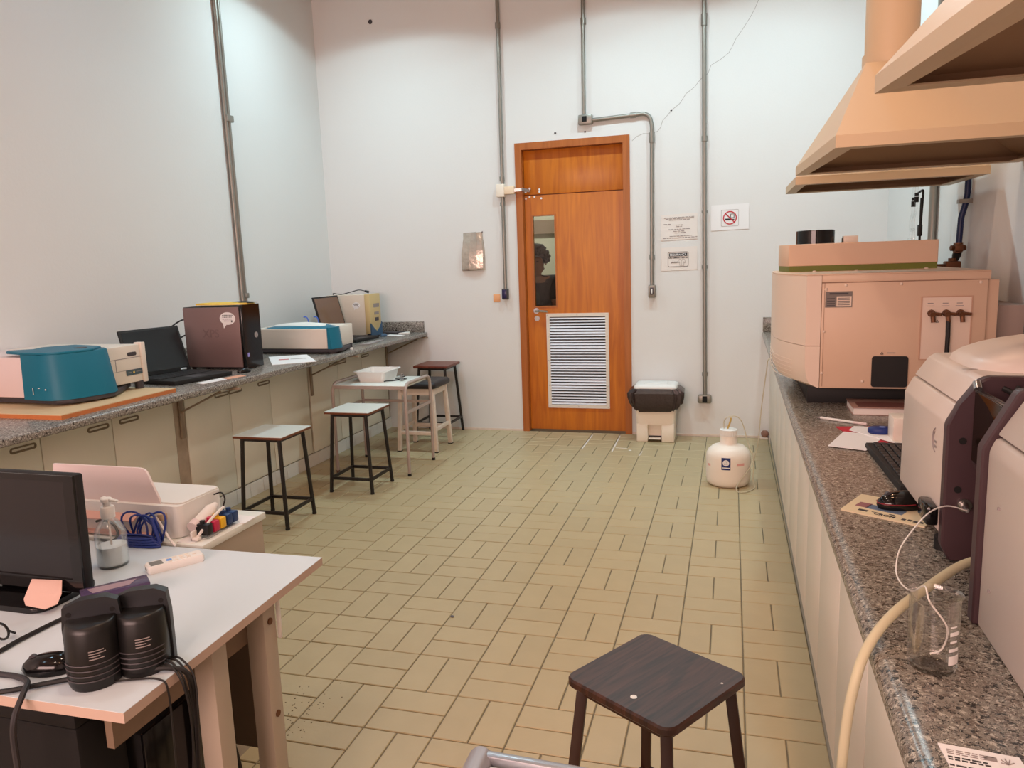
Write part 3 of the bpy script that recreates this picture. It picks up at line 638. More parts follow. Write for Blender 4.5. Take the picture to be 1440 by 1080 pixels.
def bubble(par, x, z, y, wd, ht, lines):
    b = disc(B(), (x, y, z), (1, 0, 0), (0, 0, 1), wd / 2, .0008, n=28, sy=ht / wd)
    b.prism([(x - wd * .32, z - ht * .38), (x - wd * .18, z - ht * .48), (x - wd * .08, z - ht * .46), (x - wd * .28, z - ht * .78)], XZ, y - .0008, y)
    s_ = obj('speech_bubble_sticker', b, m_paper, par, label='white speech bubble sticker'); b = B()
    for i in range(lines):
        zz = z + ht * .26 - i * ht * .15; hw = wd * (.32 if i < lines - 1 else .24); xx = x - hw
        while xx < x + hw - .004:
            l = random.uniform(.006, .014); plate(b, (xx + l / 2, y - .0009, zz), (1, 0, 0), (0, 0, 1), l, .0045, .0004); xx += l + .003
    plate(b, (x + wd * .26, y - .0009, z - ht * .22), (1, 0, 0), (0, 0, 1), .008, .012, .0004)
    obj('sticker_print', b, m_ink, s_)
bubble(sp, -3.076, 1.247, 4.106, .115, .080, 4)
text('embossed_letters', 'XPS', .075, (-3.21, 4.1058, 1.15), (1, 0, 0), (0, 0, 1), M('emboss', (122, 100, 98), .4, .25), sp, thick=.0006)
yf = thing('yellow_folder', 'yellow card folder lying on top of the dark computer', 'folder', (-3.2, 4.2, 1.33))
b = B(); cs = [(-3.34, 4.15), (-3.20, 4.13), (-3.05, 4.13), (-2.97, 4.17), (-2.98, 4.27), (-3.15, 4.29), (-3.33, 4.25)]
b.rings([[(u, v, 1.3305) for u, v in cs], [(u, v, 1.334 + .008 * (i % 3 == 0)) for i, (u, v) in enumerate(cs)], [(u * .8 - .632, v * .8 + .84, 1.345) for u, v in cs]]); obj('card', b, m_yell, yf)
b = B(); b.rings([[(-3.07, 4.16, 1.3465), (-2.965, 4.17, 1.339), (-2.95, 4.26, 1.339), (-3.07, 4.27, 1.3465)], [(-3.07, 4.16, 1.349), (-2.965, 4.17, 1.342), (-2.95, 4.26, 1.342), (-3.07, 4.27, 1.349)]]); obj('black_sheet', b, m_matte, yf)
def mouse(label, loc, rz, s=1, mat=None, stripe=None):
    t = thing('computer_mouse', label, 'mouse', loc, rz); mw = wm(t)
    rs = []
    for z, k in ((0, .94), (.008, 1), (.018, .95), (.027, .8), (.034, .5), (.0365, .18)):
        rs.append([mw @ Vector(((.055 * k * cos(a) - .006 * (1 - k)) * s, .031 * k * sin(a) * (1 - .12 * cos(a)) * s, z * s)) for a in [2 * pi * j / 22 for j in range(22)]])
    obj('shell', B().rings(rs), mat or m_gloss, t, ang=60)
    obj('scroll_wheel', B().cyl(mw @ Vector((.03 * s, -.004 * s, .030 * s)), mw @ Vector((.03 * s, .004 * s, .030 * s)), .0075 * s, n=12), m_dkgrey, t)
    if stripe: obj('accent_strip', B().tube([mw @ Vector(((.054 * cos(a)) * s, (.0315 * sin(a)) * s, .0135 * s)) for a in [pi * .15 * j - .6 * pi for j in range(9)]], .0014 * s, 6), stripe, t)
    return t
mouse('black computer mouse at the foot of the dark computer', (-2.905, 3.99, HL), R(60), .8)
tag(obj('computer_cable', B().tube(smooth([(-3.42, 4.2, 1.24), (-3.50, 4.18, 1.23), (-3.56, 4.10, 1.15), (-3.58, 4.05, 1.0), (-3.60, 4.02, .93)]), .005), m_black), 'black cable looping from the back of the dark computer, upper one', 'cable')
tag(obj('computer_cable', B().tube(smooth([(-3.42, 4.2, 1.14), (-3.48, 4.17, 1.13), (-3.53, 4.10, 1.06), (-3.56, 4.03, .96), (-3.50, 3.99, .926)]), .005), m_black), 'black cable looping from the back of the dark computer, lower one', 'cable')
def slab(name, label, cat, pts, z, h, mat, group=None):
    return tag(obj(name, B().rings([[(x, y, z) for x, y in pts], [(x, y, z + h) for x, y in pts]]), mat), label, cat, group)
t = thing('paper_sheet', 'white sheet with a red and grey logo on the left worktop edge', 'paper', (-2.95, 4.6, HL))
# sheet of paper before the second instrument
t.location = (-2.94, 4.56, HL)
obj('sheet', B().rings([[(-3.22, 4.72, HL + .0005), (-2.925, 4.32, HL + .0005), (-2.70, 4.50, HL + .0005), (-3.0, 4.87, HL + .0005)], [(-3.22, 4.72, HL + .0045), (-2.925, 4.32, HL + .003), (-2.70, 4.50, HL + .003), (-3.0, 4.87, HL + .003)]]), m_paper, t)
b = B(); plate(b, (-3.0, 4.575, HL + .0046), (.82, .5, 0), (-.5, .82, 0), .07, .035, .0005); obj('red_logo', b, m_red, t)
b = B(); plate(b, (-2.925, 4.622, HL + .0044), (.82, .5, 0), (-.5, .82, 0), .09, .02, .0005); plate(b, (-2.878, 4.65, HL + .0044), (.82, .5, 0), (-.5, .82, 0), .014, .04, .0005); obj('logo_text', b, m_inkl, t)
slab('loose_note', 'scrap of white paper beside the black laptop', 'paper', [(-2.86, 3.55), (-2.83, 3.72), (-2.90, 3.76), (-2.93, 3.58)], HL, .002, m_paper)
slab('loose_note', 'pale orange scrap of paper near the mouse of the dark computer', 'paper', [(-2.83, 3.73), (-2.80, 3.86), (-2.86, 3.89), (-2.89, 3.76)], HL, .002, M('peach_paper', (226, 168, 140), .7))
t = thing('test_tube_rack', 'pair of bent blue wire hooks behind the white instrument', 'hook', (-3.33, 5.5, HL))
obj('stand', B().box((-3.42, 5.46, HL), (-3.22, 5.54, .94), .003), m_white, t)
for x in (-3.385, -3.292): obj('hook', B().tube(smooth([(x - .005, 5.5, 1.152), (x + .022, 5.5, 1.150), (x + .036, 5.5, 1.12), (x + .036, 5.5, 1.06), (x + .036, 5.5, .94)], 5), .005, 8), M('blue_wire', (70, 110, 214), .4), t)
t['label'] = 'pair of bent blue wire hooks behind the white and teal instrument'

t = thing('computer_tower', 'old beige computer tower with yellowed front in the left back corner', 'computer', (-3.3, 6.22, HL))
sp = obj('case', B().box((-3.53, 6.122, HL + .008), (-3.15, 6.325, 1.297), .003), m_beige, t)
bubble(sp, -3.235, 1.205, 6.122, .075, .055, 3)
fp = obj('front_panel', B().prism([(6.118, HL + .03), (6.33, HL + .03), (6.33, 1.302), (6.118, 1.302)], YZ, -3.152, -3.10, .006, 2), m_tan, t, label='yellowed front panel')
obj('drive_bay', B().box((-3.1, 6.20, 1.115), (-3.098, 6.285, 1.14)).box((-3.1, 6.19, 1.18), (-3.0985, 6.30, 1.215)), m_inkl, fp); obj('floppy_slot', B().box((-3.0995, 6.205, 1.06), (-3.0968, 6.275, 1.09)), m_dkgrey, fp)
obj('blue_base', B().prism([(6.116, .93), (6.332, .93), (6.332, 1.045), (6.29, 1.0), (6.23, .965), (6.17, 1.0), (6.116, 1.045)], YZ, -3.105, -3.094), m_bluegr, fp)
for x in (-3.5, -3.13): 
    for y in (6.14, 6.31): obj('foot', B().cyl((x, y, HL), (x, y, HL + .032), .012, n=8), m_dkgrey, t)
t = thing('power_cable', 'black cable with plug lying on top of the beige computer', 'cable', (-3.3, 6.2, 1.3))
obj('cord', B().tube(smooth([(-3.56, 6.33, 1.28), (-3.52, 6.24, 1.312), (-3.42, 6.2, 1.303), (-3.32, 6.2, 1.322), (-3.25, 6.22, 1.338), (-3.19, 6.24, 1.325)]), .004), m_black, t); obj('plug', B().cyl((-3.20, 6.238, 1.326), (-3.165, 6.245, 1.316), .009, .012, 10), m_black, t)
mouse('dark computer mouse at the foot of the beige computer', (-3.02, 6.20, HL), R(80), .75, m_bluegr)
slab('notebook', 'thin dark notebook lying against the granite upstand in the corner', 'notebook', [(-3.20, 6.42), (-2.98, 6.36), (-2.95, 6.50), (-3.18, 6.55)], HL, .018, m_dkgrey)
slab('phone', 'black phone on the worktop in front of the dark notebook', 'phone', [(-2.96, 6.38), (-2.87, 6.42), (-2.92, 6.54), (-2.98, 6.50)], HL, .010, m_paperw)
slab('paper_slip', 'white paper slip in front of the beige computer', 'paper', [(-3.05, 6.27), (-2.88, 6.22), (-2.86, 6.29), (-3.03, 6.35)], HL, .002, m_paper)
bpy.data.objects['phone']['label'] = 'pale handset on the worktop in front of the dark notebook'
slab('ruler', 'flat grey ruler on the worktop below the far laptop', 'ruler', [(-2.90, 5.50), (-2.82, 5.52), (-2.86, 5.86), (-2.91, 5.85)], HL, .006, m_inkl)
# ------------------------------------------------------------------ stools
def stool(label, c, rz, seat, H, foot, th, m_top, m_edge, m_leg, leg_r=.0125, rail_z=.10, round_=.006, square=False, group=None, ins=.075, two_tone=True, spread=1.0):
    t = thing('stool', label, 'stool', (c[0], c[1], 0), rz, group); mw = wm(t); P = lambda x, y, z: mw @ Vector((x, y, z))
    s = seat / 2
    if two_tone:
        pl = rrect(-s, s, -s, s, round_)
        e = obj('seat', B().rings([[P(u, v, H - th) for u, v in pl], [P(u, v, H - .003) for u, v in pl]]), m_edge, t, label='brown seat board edge')
        obj('laminate_top', B().rings([[P(u, v, H - .003) for u, v in pl], [P(u, v, H) for u, v in pl]]), m_top, e)
    else:
        pl = rrect(-s, s, -s, s, round_); pi_ = rrect(-s + .004, s - .004, -s + .004, s - .004, max(.002, round_ - .004))
        obj('seat', B().rings([[P(u, v, H - th) for u, v in pi_], [P(u, v, H - th + .005) for u, v in pl], [P(u, v, H - .005) for u, v in pl], [P(u, v, H) for u, v in pi_]]), m_top, t)
    f = foot / 2; a = f * spread - (f * spread) * ins / .15 * .5
    a = s - ins * .55
    for sx in (-1, 1):
        for sy in (-1, 1):
            p0, p1 = P(sx * a, sy * a, H - th), P(sx * f, sy * f, .0)
            if square: b = B().bar(p0, p1, leg_r * 2, leg_r * 2, .002, upv=(0, 1, 0))
            else: b = B().tube([p0, p1], leg_r, 10)
            l = obj('leg', b, m_leg, t)
            obj('foot_tip', B().cyl(P(sx * f, sy * f, 0), P(sx * f * .993, sy * f * .993, .012), leg_r * 1.12, n=10), m_matte, l)
    k = rail_z / (H - th); q = f + (a - f) * k
    for i, (u, v) in enumerate((((-q, -q), (q, -q)), ((q, -q), (q, q)), ((q, q), (-q, q)), ((-q, q), (-q, -q)))):
        p0, p1 = P(u[0], u[1], rail_z), P(v[0], v[1], rail_z)
        obj('rail', B().bar(p0, p1, .013, .024, .002) if square else B().bar(p0, p1, .016, .02, .002), m_leg, t)
    b = B(); 
    for u, v in (((-a, -a), (a, -a)), ((a, -a), (a, a)), ((a, a), (-a, a)), ((-a, a), (-a, -a))): b.bar(P(u[0], u[1], H - th - .011), P(v[0], v[1], H - th - .011), .018, .022)
    obj('seat_frame', b, m_leg, t)
    return t
stool('white-topped stool with black tube legs, the nearer of the two by the cabinets', (-2.705, 3.94), 0, .335, .57, .305, .016, m_lam, m_edgeb, m_blk_steel)
stool('white-topped stool with black tube legs, the farther one in front of the metal table', (-2.525, 4.695), 0, .335, .57, .315, .016, m_lam, m_edgeb, m_blk_steel)
stool('red-brown topped stool with black legs standing against the back wall', (-2.60, 6.385), 0, .33, .65, .33, .022, m_redw, m_edgeb, m_blk_steel, rail_z=.13, two_tone=False)
stool('dark brown wood-grain stool with rounded corners in the foreground', (-.166, 1.655), R(-32), .305, .575, .335, .022, m_brownw, m_edgeb, M('brown_black_tube', (52, 30, 20), .4), .0125, .18, .03, square=True, two_tone=False, ins=.06)
fs = [o for o in bpy.data.objects if o.name.startswith('stool') and 'foreground' in o.get('label', '')][0]
se = [c for c in fs.children if c.name.startswith('seat') and 'frame' not in c.name][0]
obj('paint_spot', disc(B(), (-.205, 1.556, .5751), (1, 0, 0), (0, 1, 0), .0075, .0006, n=14), m_white, se)
obj('paint_spot', disc(B(), (-.018, 1.655, .5751), (1, 0, 0), (0, 1, 0), .003, .0005, n=8), m_paperw, se)
# padded white stool
t = thing('padded_stool', 'chipped white wooden stool with a black padded seat behind the metal table', 'stool', (-2.525, 5.86, 0))
c = Vector((-2.525, 5.86, 0)); H = .535
pl = rrect(-.185, .185, -.185, .185, .03); p2 = rrect(-.165, .165, -.165, .165, .03)
obj('cushion', B().rings([[c + Vector((u * k, v * k, z)) for u, v in pl] for z, k in ((H, .95), (H + .012, 1.0), (H + .035, 1.0), (H + .05, .94), (H + .056, .75))]), m_cush, t, label='black padded cushion', ang=60)
obj('apron', B().box(c + Vector((-.155, -.155, H - .055)), c + Vector((.155, -.135, H))).box(c + Vector((-.155, .135, H - .055)), c + Vector((.155, .155, H))).box(c + Vector((-.155, -.135, H - .055)), c + Vector((-.135, .135, H))).box(c + Vector((.135, -.135, H - .055)), c + Vector((.155, .135, H))), m_paintw, t)
for sx in (-1, 1):
    for sy in (-1, 1):
        l = obj('leg', B().bar(c + Vector((sx * .142, sy * .142, H - .005)), c + Vector((sx * .165, sy * .165, 0)), .034, .034, .003, upv=(0, 1, 0)), m_paintw, t)
        obj('foot_tip', B().box(c + Vector((sx * .165 - .018, sy * .165 - .018, 0)), c + Vector((sx * .165 + .018, sy * .165 + .018, .008))), m_matte, l)
q = .158
for u, v, z in (((-q, -q), (q, -q), .16), ((q, -q), (q, q), .19), ((q, q), (-q, q), .16), ((-q, q), (-q, -q), .19)): obj('rail', B().bar(c + Vector((u[0], u[1], z)), c + Vector((v[0], v[1], z)), .018, .032, .002), m_paintw, t)

# small metal table with tubular end frames
t = thing('metal_side_table', 'small grey tube-framed table with white top among the stools', 'table', (-2.58, 5.235, 0))
x0, x1, y0, y1, ZT = -2.885, -2.295, 5.0, 5.47, .675
obj('tabletop', B().box((x0 + .012, y0, ZT - .018), (x1 - .012, y1, ZT), .002), m_lam, t)
obj('top_rim', B().box((x0, y0 - .004, ZT - .026), (x1, y0, ZT - .002)).box((x0, y1, ZT - .026), (x1, y1 + .004, ZT - .002)), m_tubeg, t)
for x in (x0, x1):
    r = .07; pts = [(x, y0, 0), (x, y0, ZT + .012 - r)] + [(x, y0 + r - r * cos(a), ZT + .012 - r + r * sin(a)) for a in [pi / 2 * i / 6 for i in range(1, 7)]] + [(x, y1 - r + r * sin(a), ZT + .012 - r + r * cos(a)) for a in [pi / 2 * i / 6 for i in range(0, 7)]] + [(x, y1, 0)]
    e = obj('end_frame', B().tube(pts, .0125, 10), m_tubeg, t, label='bent grey tube end frame')
    for y in (y0, y1): obj('foot_tip', B().cyl((x, y, 0), (x, y, .02), .0145, n=10), M('brown_tip', (96, 64, 50), .6) if y == y0 and x == x0 else m_matte, e)
    obj('side_rail', B().bar((x, y0, .475), (x, y1, .475), .012, .02), m_tubeg, t)
obj('back_rail', B().bar((x0, y1, .475), (x1, y1, .475), .012, .02), m_tubeg, t)
t = thing('plastic_tray', 'white rectangular plastic tray on the small metal table', 'tray', (-2.66, 5.30, ZT))
O = rrect(-2.77, -2.52, 5.14, 5.42, .03); 
sc = lambda p, k, cx=-2.645, cy=5.28: [(cx + (u - cx) * k, cy + (v - cy) * k) for u, v in p]
obj('tray_shell', B().rings([[(u, v, ZT + z) for u, v in sc(O, k)] for k, z in ((.84, 0), (1.0, .075), (1.10, .075), (1.10, .081), (.98, .081), (.82, .006))]), m_white, t)
t = thing('key_bunch', 'bunch of keys with dark tags on the small metal table', 'keys', (-2.44, 5.28, ZT))
rnd = random.Random(3); b = B(); d = B()
for i in range(9):
    a = rnd.uniform(0, 6.28); l = rnd.uniform(.03, .07); cx, cy = -2.44 + rnd.uniform(-.02, .02), 5.28 + rnd.uniform(-.02, .02); z = ZT + .004 + .004 * i
    (b if i % 2 else d).bar((cx, cy, z), (cx + l * cos(a), cy + l * sin(a), max(ZT + .003, z - .006)), .012 + .006 * (i % 3 == 0), .005)
b.tube([(-2.44 + .018 * cos(a), 5.28 + .018 * sin(a), ZT + .038 + .006 * sin(a)) for a in [2 * pi * j / 14 for j in range(14)]], .0016, 6, closed=True)
obj('keys', b, m_silver, t); obj('tags', d, m_matte, t)
obj('lanyard', B().tube(smooth([(-2.46, 5.27, ZT + .006), (-2.49, 5.22, ZT + .004), (-2.53, 5.20, ZT + .004), (-2.54, 5.17, ZT + .004)]), .004, 6), m_matte, t)

# ------------------------------------------------------------------ bin and carboy by the back wall
t = thing('pedal_bin', 'cream pedal bin with white lid and black liner beside the door', 'bin', (-.625, 6.42, 0))
def rr(x0, x1, y0, y1, z, r=.03): return [(u, v, z) for u, v in rrect(x0, x1, y0, y1, r)]
bx0, bx1, by0, by1 = -.785, -.472, 6.30, 6.54
b = B()
for p, q_ in (((bx0, .0), (bx0 + .095, .16)), ((bx1 - .105, .0), (bx1, .16))): b.box((p[0], by0, 0), (q_[0], by1, .16), .01)
b.box((bx0 + .09, by0 + .06, .012), (bx1 - .10, by1, .16)); 
b.rings([rr(bx0, bx1, by0, by1, .15), rr(bx0 - .015, bx1 + .015, by0 - .012, by1 + .01, .42)])
obj('body', b, m_bin, t)
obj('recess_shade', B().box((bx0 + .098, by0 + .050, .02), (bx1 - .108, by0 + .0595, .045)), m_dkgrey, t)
obj('pedal', B().box((bx0 + .10, by0 - .01, .026), (bx1 - .11, by0 + .05, .036), .003), m_paintw, t, label='foot pedal')
rs = []
rg = random.Random(5); n = 48
for z, k, dz, sag in ((.462, -.006, 0, 0), (.455, .020, .0, 0), (.425, .040, .004, .004), (.385, .040, .006, .012), (.345, .034, .008, .03), (.315, .024, .009, .045), (.300, .012, .010, .052), (.304, .001, .006, .05)):
    rg2 = random.Random(9); base = rrect(bx0 - .012, bx1 + .012, by0 - .012, by1 + .004, .05, 11); r_ = []
    for i, (u, v) in enumerate(base):
        cx, cy = (bx0 + bx1) / 2, (by0 + by1) / 2; dx, dy = u - cx, v - cy; l = math.hypot(dx, dy)
        wv = (rg2.uniform(-1, 1) * .35 + rg.uniform(-1, 1) * .25) * k
        side = .024 * abs(dx / .17) ** 3 * (1 if .33 < z < .45 else .25)
        r_.append((u + dx / l * (k + wv + side), min(v + dy / l * (k + wv), D - .003), z + rg.uniform(-1, 1) * dz - sag * max(0, 1 - (dx / .19) ** 2)))
    rs.append(r_)
obj('liner', B().rings(rs, cap=False), m_bag, t, label='black bag liner folded over the rim', ang=25)
lid = obj('lid', B().rings([[(u, v, z) for u, v in rrect(bx0 - .018 + k, bx1 + .018 - k, by0 - .015 + k, by1 + .012 - k, .04)] for z, k in ((.45, 0), (.462, -.004), (.478, .002), (.488, .014), (.492, .04))]), m_white, t, label='white lid', ang=60)
obj('lid_panel', B().box((bx0 + .06, by0 + .04, .490), (bx1 - .06, by1 - .04, .495), .002), m_white, lid)

JX, JY = -.03, 5.2
t = thing('carboy', 'white plastic carboy with blue label and tubing on the floor near the right cabinets', 'jug', (JX, JY, 0))
obj('body', B().lathe((JX, JY, 0), [(.10, 0), (.125, .004), (.14, .02), (.146, .05), (.146, .19), (.143, .215), (.13, .24), (.105, .262), (.075, .272), (.06, .278), (.055, .285), (.055, .335)], 40), m_jug, t, ang=60)
cap = obj('cap', B().lathe((JX, JY, 0), [(.050, .333), (.056, .336), (.056, .375), (.05, .379), (.03, .380)], 30), m_white, t)
b = B()
for j in range(24): a = 2 * pi * j / 24; b.box((JX + .0565 * cos(a) - .002, JY + .0565 * sin(a) - .002, .340), (JX + .0565 * cos(a) + .002, JY + .0565 * sin(a) + .002, .37))
obj('cap_ribs', b, m_white, cap)
ang0 = math.atan2(-JY, -JX) - .10   # label faces the room
def onj(a, z, r=.1467): return (JX + r * cos(a), JY + r * sin(a), z)
def curved(a0, a1, z0, z1, r, n=8): 
    b = B(); A = [a0 + (a1 - a0) * i / n for i in range(n + 1)]
    b.rings([[onj(a, z0, r) for a in A] + [onj(a, z0, r - .002) for a in reversed(A)], [onj(a, z1, r) for a in A] + [onj(a, z1, r - .002) for a in reversed(A)]]); return b
lab = obj('label_patch', curved(ang0 - .20, ang0 + .20, .13, .212, .1472), m_blue, t, label='blue label')
lc = onj(ang0, .178, .1478); xd = (-sin(ang0), cos(ang0), 0)
obj('label_mark', disc(B(), lc, xd, (0, 0, 1), .021, .0008), m_paper, lab)
mk = B(); o = Vector(onj(ang0, .178, .1488)); x = Vector(xd)
for s_ in (-1, 1): mk.bar(o + x * s_ * .010 + Vector((0, 0, -.014)), o + Vector((0, 0, .014)) + x * s_ * .003, .0045, .001)
mk.bar(o - x * .008 + Vector((0, 0, -.006)), o + x * .008 + Vector((0, 0, -.006)), .004, .001); obj('label_figure', mk, m_blue, lab)
b = B(); plate(b, onj(ang0, .145, .1478), xd, (0, 0, 1), .05, .006, .0006); obj('label_line', b, m_paper, lab)
obj('pink_marking', curved(ang0 + .50, ang0 + .86, .155, .172, .1470), M('faint_pink_print', (226, 170, 162), .6), t)
obj('pink_marking', curved(ang0 - 1.02, ang0 - .8, .14, .155, .1470), bpy.data.materials['faint_pink_print'], t)
obj('short_tube', B().tube(smooth([(JX - .01, JY, .37), (JX + .008, JY, .42), (JX + .016, JY, .455)]), .006), M('amber_tube', (196, 166, 92), .4), t)
obj('loop_tube', B().tube(smooth([(JX - .028, JY, .37), (JX - .03, JY, .43), (JX, JY, .462), (JX + .06, JY, .46), (JX + .095, JY + .01, .40), (JX + .13, JY, .27), (JX + .165, JY - .02, .18), (JX + .16, JY - .06, .05), (JX + .17, JY - .10, .007), (JX + .12, JY - .20, .006), (JX + .06, JY - .21, .007), (JX + .06, JY - .17, .04), (JX + .12, JY - .10, .11), (JX + .155, JY - .03, .16), (JX + .165, JY - .0, .22)]), .0035, 6), m_thin, t)
tag(obj('waste_tube', B().tube(smooth([(.24, 5.02, .885), (.208, 5.03, .87), (.20, 5.05, .80), (.175, 5.1, .55), (.16, 5.14, .32), (.14, 5.17, .20), (.135, 5.18, .17)]), .0032, 6), m_thin), 'thin tube hanging from the right worktop down to the carboy', 'tube')
t = thing('door_stop', 'small brown lump at the foot of the back wall by the right cabinets', 'stone', (.255, 6.555, 0))
obj('stone', B().ball((.255, 6.548, .045), .032, .026, .032, 10), M('brown_stone', (150, 112, 96), .8, var=.2, scale=60), t, ang=20)
obj('ledge', B().box((.215, 6.52, 0), (.282, D - .008, .016), .003), m_paintw, t)
# ------------------------------------------------------------------ right bench
HR = .90; XRE = .218; XRC = .285
t = thing('granite_worktop', 'long brown speckled granite worktop with rounded front edge along the right wall', 'worktop', (.6, 3, .86))
ed = [(XR - .0015, .858), (.235, .858), (.222, .862), (.2175, .874), (.219, .886), (.226, .895), (.238, .899), (.25, HR), (XR - .0015, HR)]
obj('slab', B().prism(ed, XZ, -1.0, D - .0015), m_granR, t)
obj('backsplash', B().box((.225, D - .022, HR), (XR - .0015, D - .0015, 1.02), .003), m_granR, t); obj('backsplash', B().box((XR - .022, -1.0, HR), (XR - .0015, D - .022, 1.02), .003), m_granR, t)
struct('baseboard_right', B().box((XRC + .03, -1.0, 0), (XR, D, .10)), M('grey_kick', (120, 116, 110), .6))
struct('trim_3', B().box((XRC + .008, -1.0, 0), (XRC + .03, D, .062), .002), M('grey_skirting', (150, 148, 142), .5))
ys = [-.68, -.21, .26, .73, 1.20, 1.67, 2.13, 2.60, 3.07, 3.55, 4.03, 4.505, 4.98, 5.45, 5.925, 6.40]
wh = ['by the camera', 'beside the foreground stool', 'below the glass beaker', 'below the mouse pad', 'below the papers', 'below the big cream instrument', 'beside the carboy', 'at the back wall']
names = ['under the right worktop, out of view behind the camera', 'under the right worktop, level with the camera', 'under the right worktop, beside the foreground stool', 'under the right worktop, below the keyboard', 'under the right worktop, below the papers', 'under the right worktop, below the big cream instrument', 'under the right worktop, beside the carboy']
for i in range(1, 7):
    a, c, e = ys[i * 2], ys[i * 2 + 1], ys[i * 2 + 2]
    if i == 6: e = ys[-1] + 0.0; c = ys[13]
    t = thing('base_cabinet', 'off-white base cabinet ' + names[i], 'cabinet', (.7, (a + e) / 2, .1))
    obj('body', B().box((XRC + .018, a + .002, .10), (XR - .0015, e - .002, .857)), m_cabR, t)
    for p, q_ in ((a, c), (c, e)): obj('door', B().box((XRC, p + .004, .085), (XRC + .018, q_ - .004, .85), .003), m_cabR, t)
tag(obj('end_panel', B().box((XRC, 6.402, 0), (XR - .0015, D - .0015, .857)), m_cabR), 'off-white filler panel between right cabinets and back wall', 'panel')

# ------------------------------------------------------------------ big cream spectrometer
t = thing('spectrometer', 'large cream floor-standing style spectrometer with green stripe at the far end of the right worktop', 'instrument', (.6, 3.85, HR))
t['label'] = 'large cream bench spectrometer with green stripe at the far end of the right worktop'
obj('plinth', B().box((.302, 3.42, HR), (.95, 4.30, .985), .003), m_matte, t)
FY = 3.30
obj('body', B().box((.337, FY, .983), (.925, 4.36, 1.412), .002), m_icp, t)
obj('top_cover', B().box((.3365, FY, 1.4125), (.934, 4.40, 1.440), .001).prism([(.281, FY + .001), (.934, FY + .001), (.934, 4.40), (.281, 4.40), (.202, 4.2), (.18, 4.06), (.174, 3.85), (.178, 3.64), (.198, 3.53), (.238, 3.40)], XY, 1.440, 1.446, .002, 2), m_icp, t)
fp = [(.335, FY), (.279, FY), (.236, 3.40), (.196, 3.53), (.176, 3.64), (.172, 3.85), (.178, 4.06), (.20, 4.2), (.279, 4.38), (.335, 4.38)]
obj('front_fascia', B().rings([[(u + .018 * (u < .3), v, 1.00) for u, v in fp], [(u + .006 * (u < .3), v, 1.03) for u, v in fp], [(u, v, 1.08) for u, v in fp], [(u, v, 1.155) for u, v in fp]]), m_icp2, t, label='curved lower front fascia', ang=18)
obj('front_fascia', B().rings([[(u, v, z) for u, v in fp] for z in (1.157, 1.4395)]), m_icp2, t, label='curved upper front fascia', ang=18)
obj('fascia_foot', B().rings([[(u + .05 * (u < .3), v + .0, .984) for u, v in fp], [(u + .018 * (u < .3), v, 1.0) for u, v in fp]]), m_icp2, t)
b = B()
for i in range(6): z = 1.005 + i * .016; b.tube([(u - .0005, v, z) for u, v in fp[2:8]], .0012, 5)
obj('fascia_ribs', b, m_icp2, t)
b = B()
for x, z in ((.352, 1.385), (.425, 1.400), (.625, 1.400), (.90, 1.400), (.348, 1.215), (.344, 1.045), (.498, 1.012)): b.ball((x, FY - .001, z), .0065, .005, .0065, 10)
obj('side_screws', b, m_icp2, t)
obj('panel_seam', B().box((.337, FY - .001, 1.409), (.925, FY, 1.4115)).box((.346, FY - .0012, .99), (.3475, FY, 1.409)), M('seam_shadow', (150, 116, 96), .7), t)
np_ = obj('rating_plate', B().box((.350, FY - .002, 1.312), (.450, FY, 1.376)), M('plate_grey', (120, 110, 104), .5), t, label='grey rating plate')
obj('plate_panel', B().box((.392, FY - .003, 1.315), (.447, FY - .002, 1.356)), m_icp2, np_)
b = B()
for z in (1.349, 1.343, 1.337, 1.330, 1.322): plate(b, (.418, FY - .0032, z), (1, 0, 0), (0, 0, 1), .045, .0022, .0004)
for z in (1.348, 1.338, 1.328, 1.320): plate(b, (.371, FY - .0022, z), (1, 0, 0), (0, 0, 1), .03, .0025, .0004)
plate(b, (.40, FY - .0022, 1.367), (1, 0, 0), (0, 0, 1), .07, .006, .0004); obj('plate_print', b, m_dkgrey, np_)
# recessed gas inlet panel
gp = obj('inlet_frame', B().box((.698, FY - .004, 1.10), (.703, FY + .002, 1.350)).box((.872, FY - .004, 1.10), (.877, FY + .002, 1.350)).box((.703, FY - .004, 1.345), (.872, FY + .002, 1.350)).box((.703, FY - .004, 1.10), (.872, FY + .002, 1.104)), M('inlet_edge', (200, 160, 136), .5), t)
obj('inlet_plate', B().box((.703, FY - .0022, 1.104), (.872, FY - .0005, 1.345)), m_icp2, gp)
for i, x in enumerate((.735, .787, .836)):
    v = B().cyl((x, FY - .001, 1.284), (x, FY - .016, 1.284), .015, .013, 8).cyl((x, FY - .016, 1.284), (x, FY - .034, 1.280), .010, n=10)
    v.cyl((x, FY - .024, 1.288), (x + .004, FY - .026, 1.250), .0085, n=8).cyl((x, FY - .026, 1.284), (x + .024, FY - .028, 1.281), .0065, n=8).ball((x + .026, FY - .028, 1.281), .008, n=8)
    obj('gas_fitting', v, m_brass, gp, label='brass gas fitting')
    b = B(); plate(b, (x - .004, FY - .0024, 1.322), (1, 0, 0), (0, 0, 1), .020, .003, .0004); plate(b, (x - .004, FY - .0024, 1.312), (1, 0, 0), (0, 0, 1), .028, .002, .0004); obj('inlet_print', b, m_inkl, gp)
obj('gas_hose', B().tube([(.790, FY - .026, 1.255), (.791, FY - .028, 1.20), (.791, FY - .024, 1.10), (.80, FY - .02, .95), (.82, FY - .02, .90)], .0085), m_matte, t)
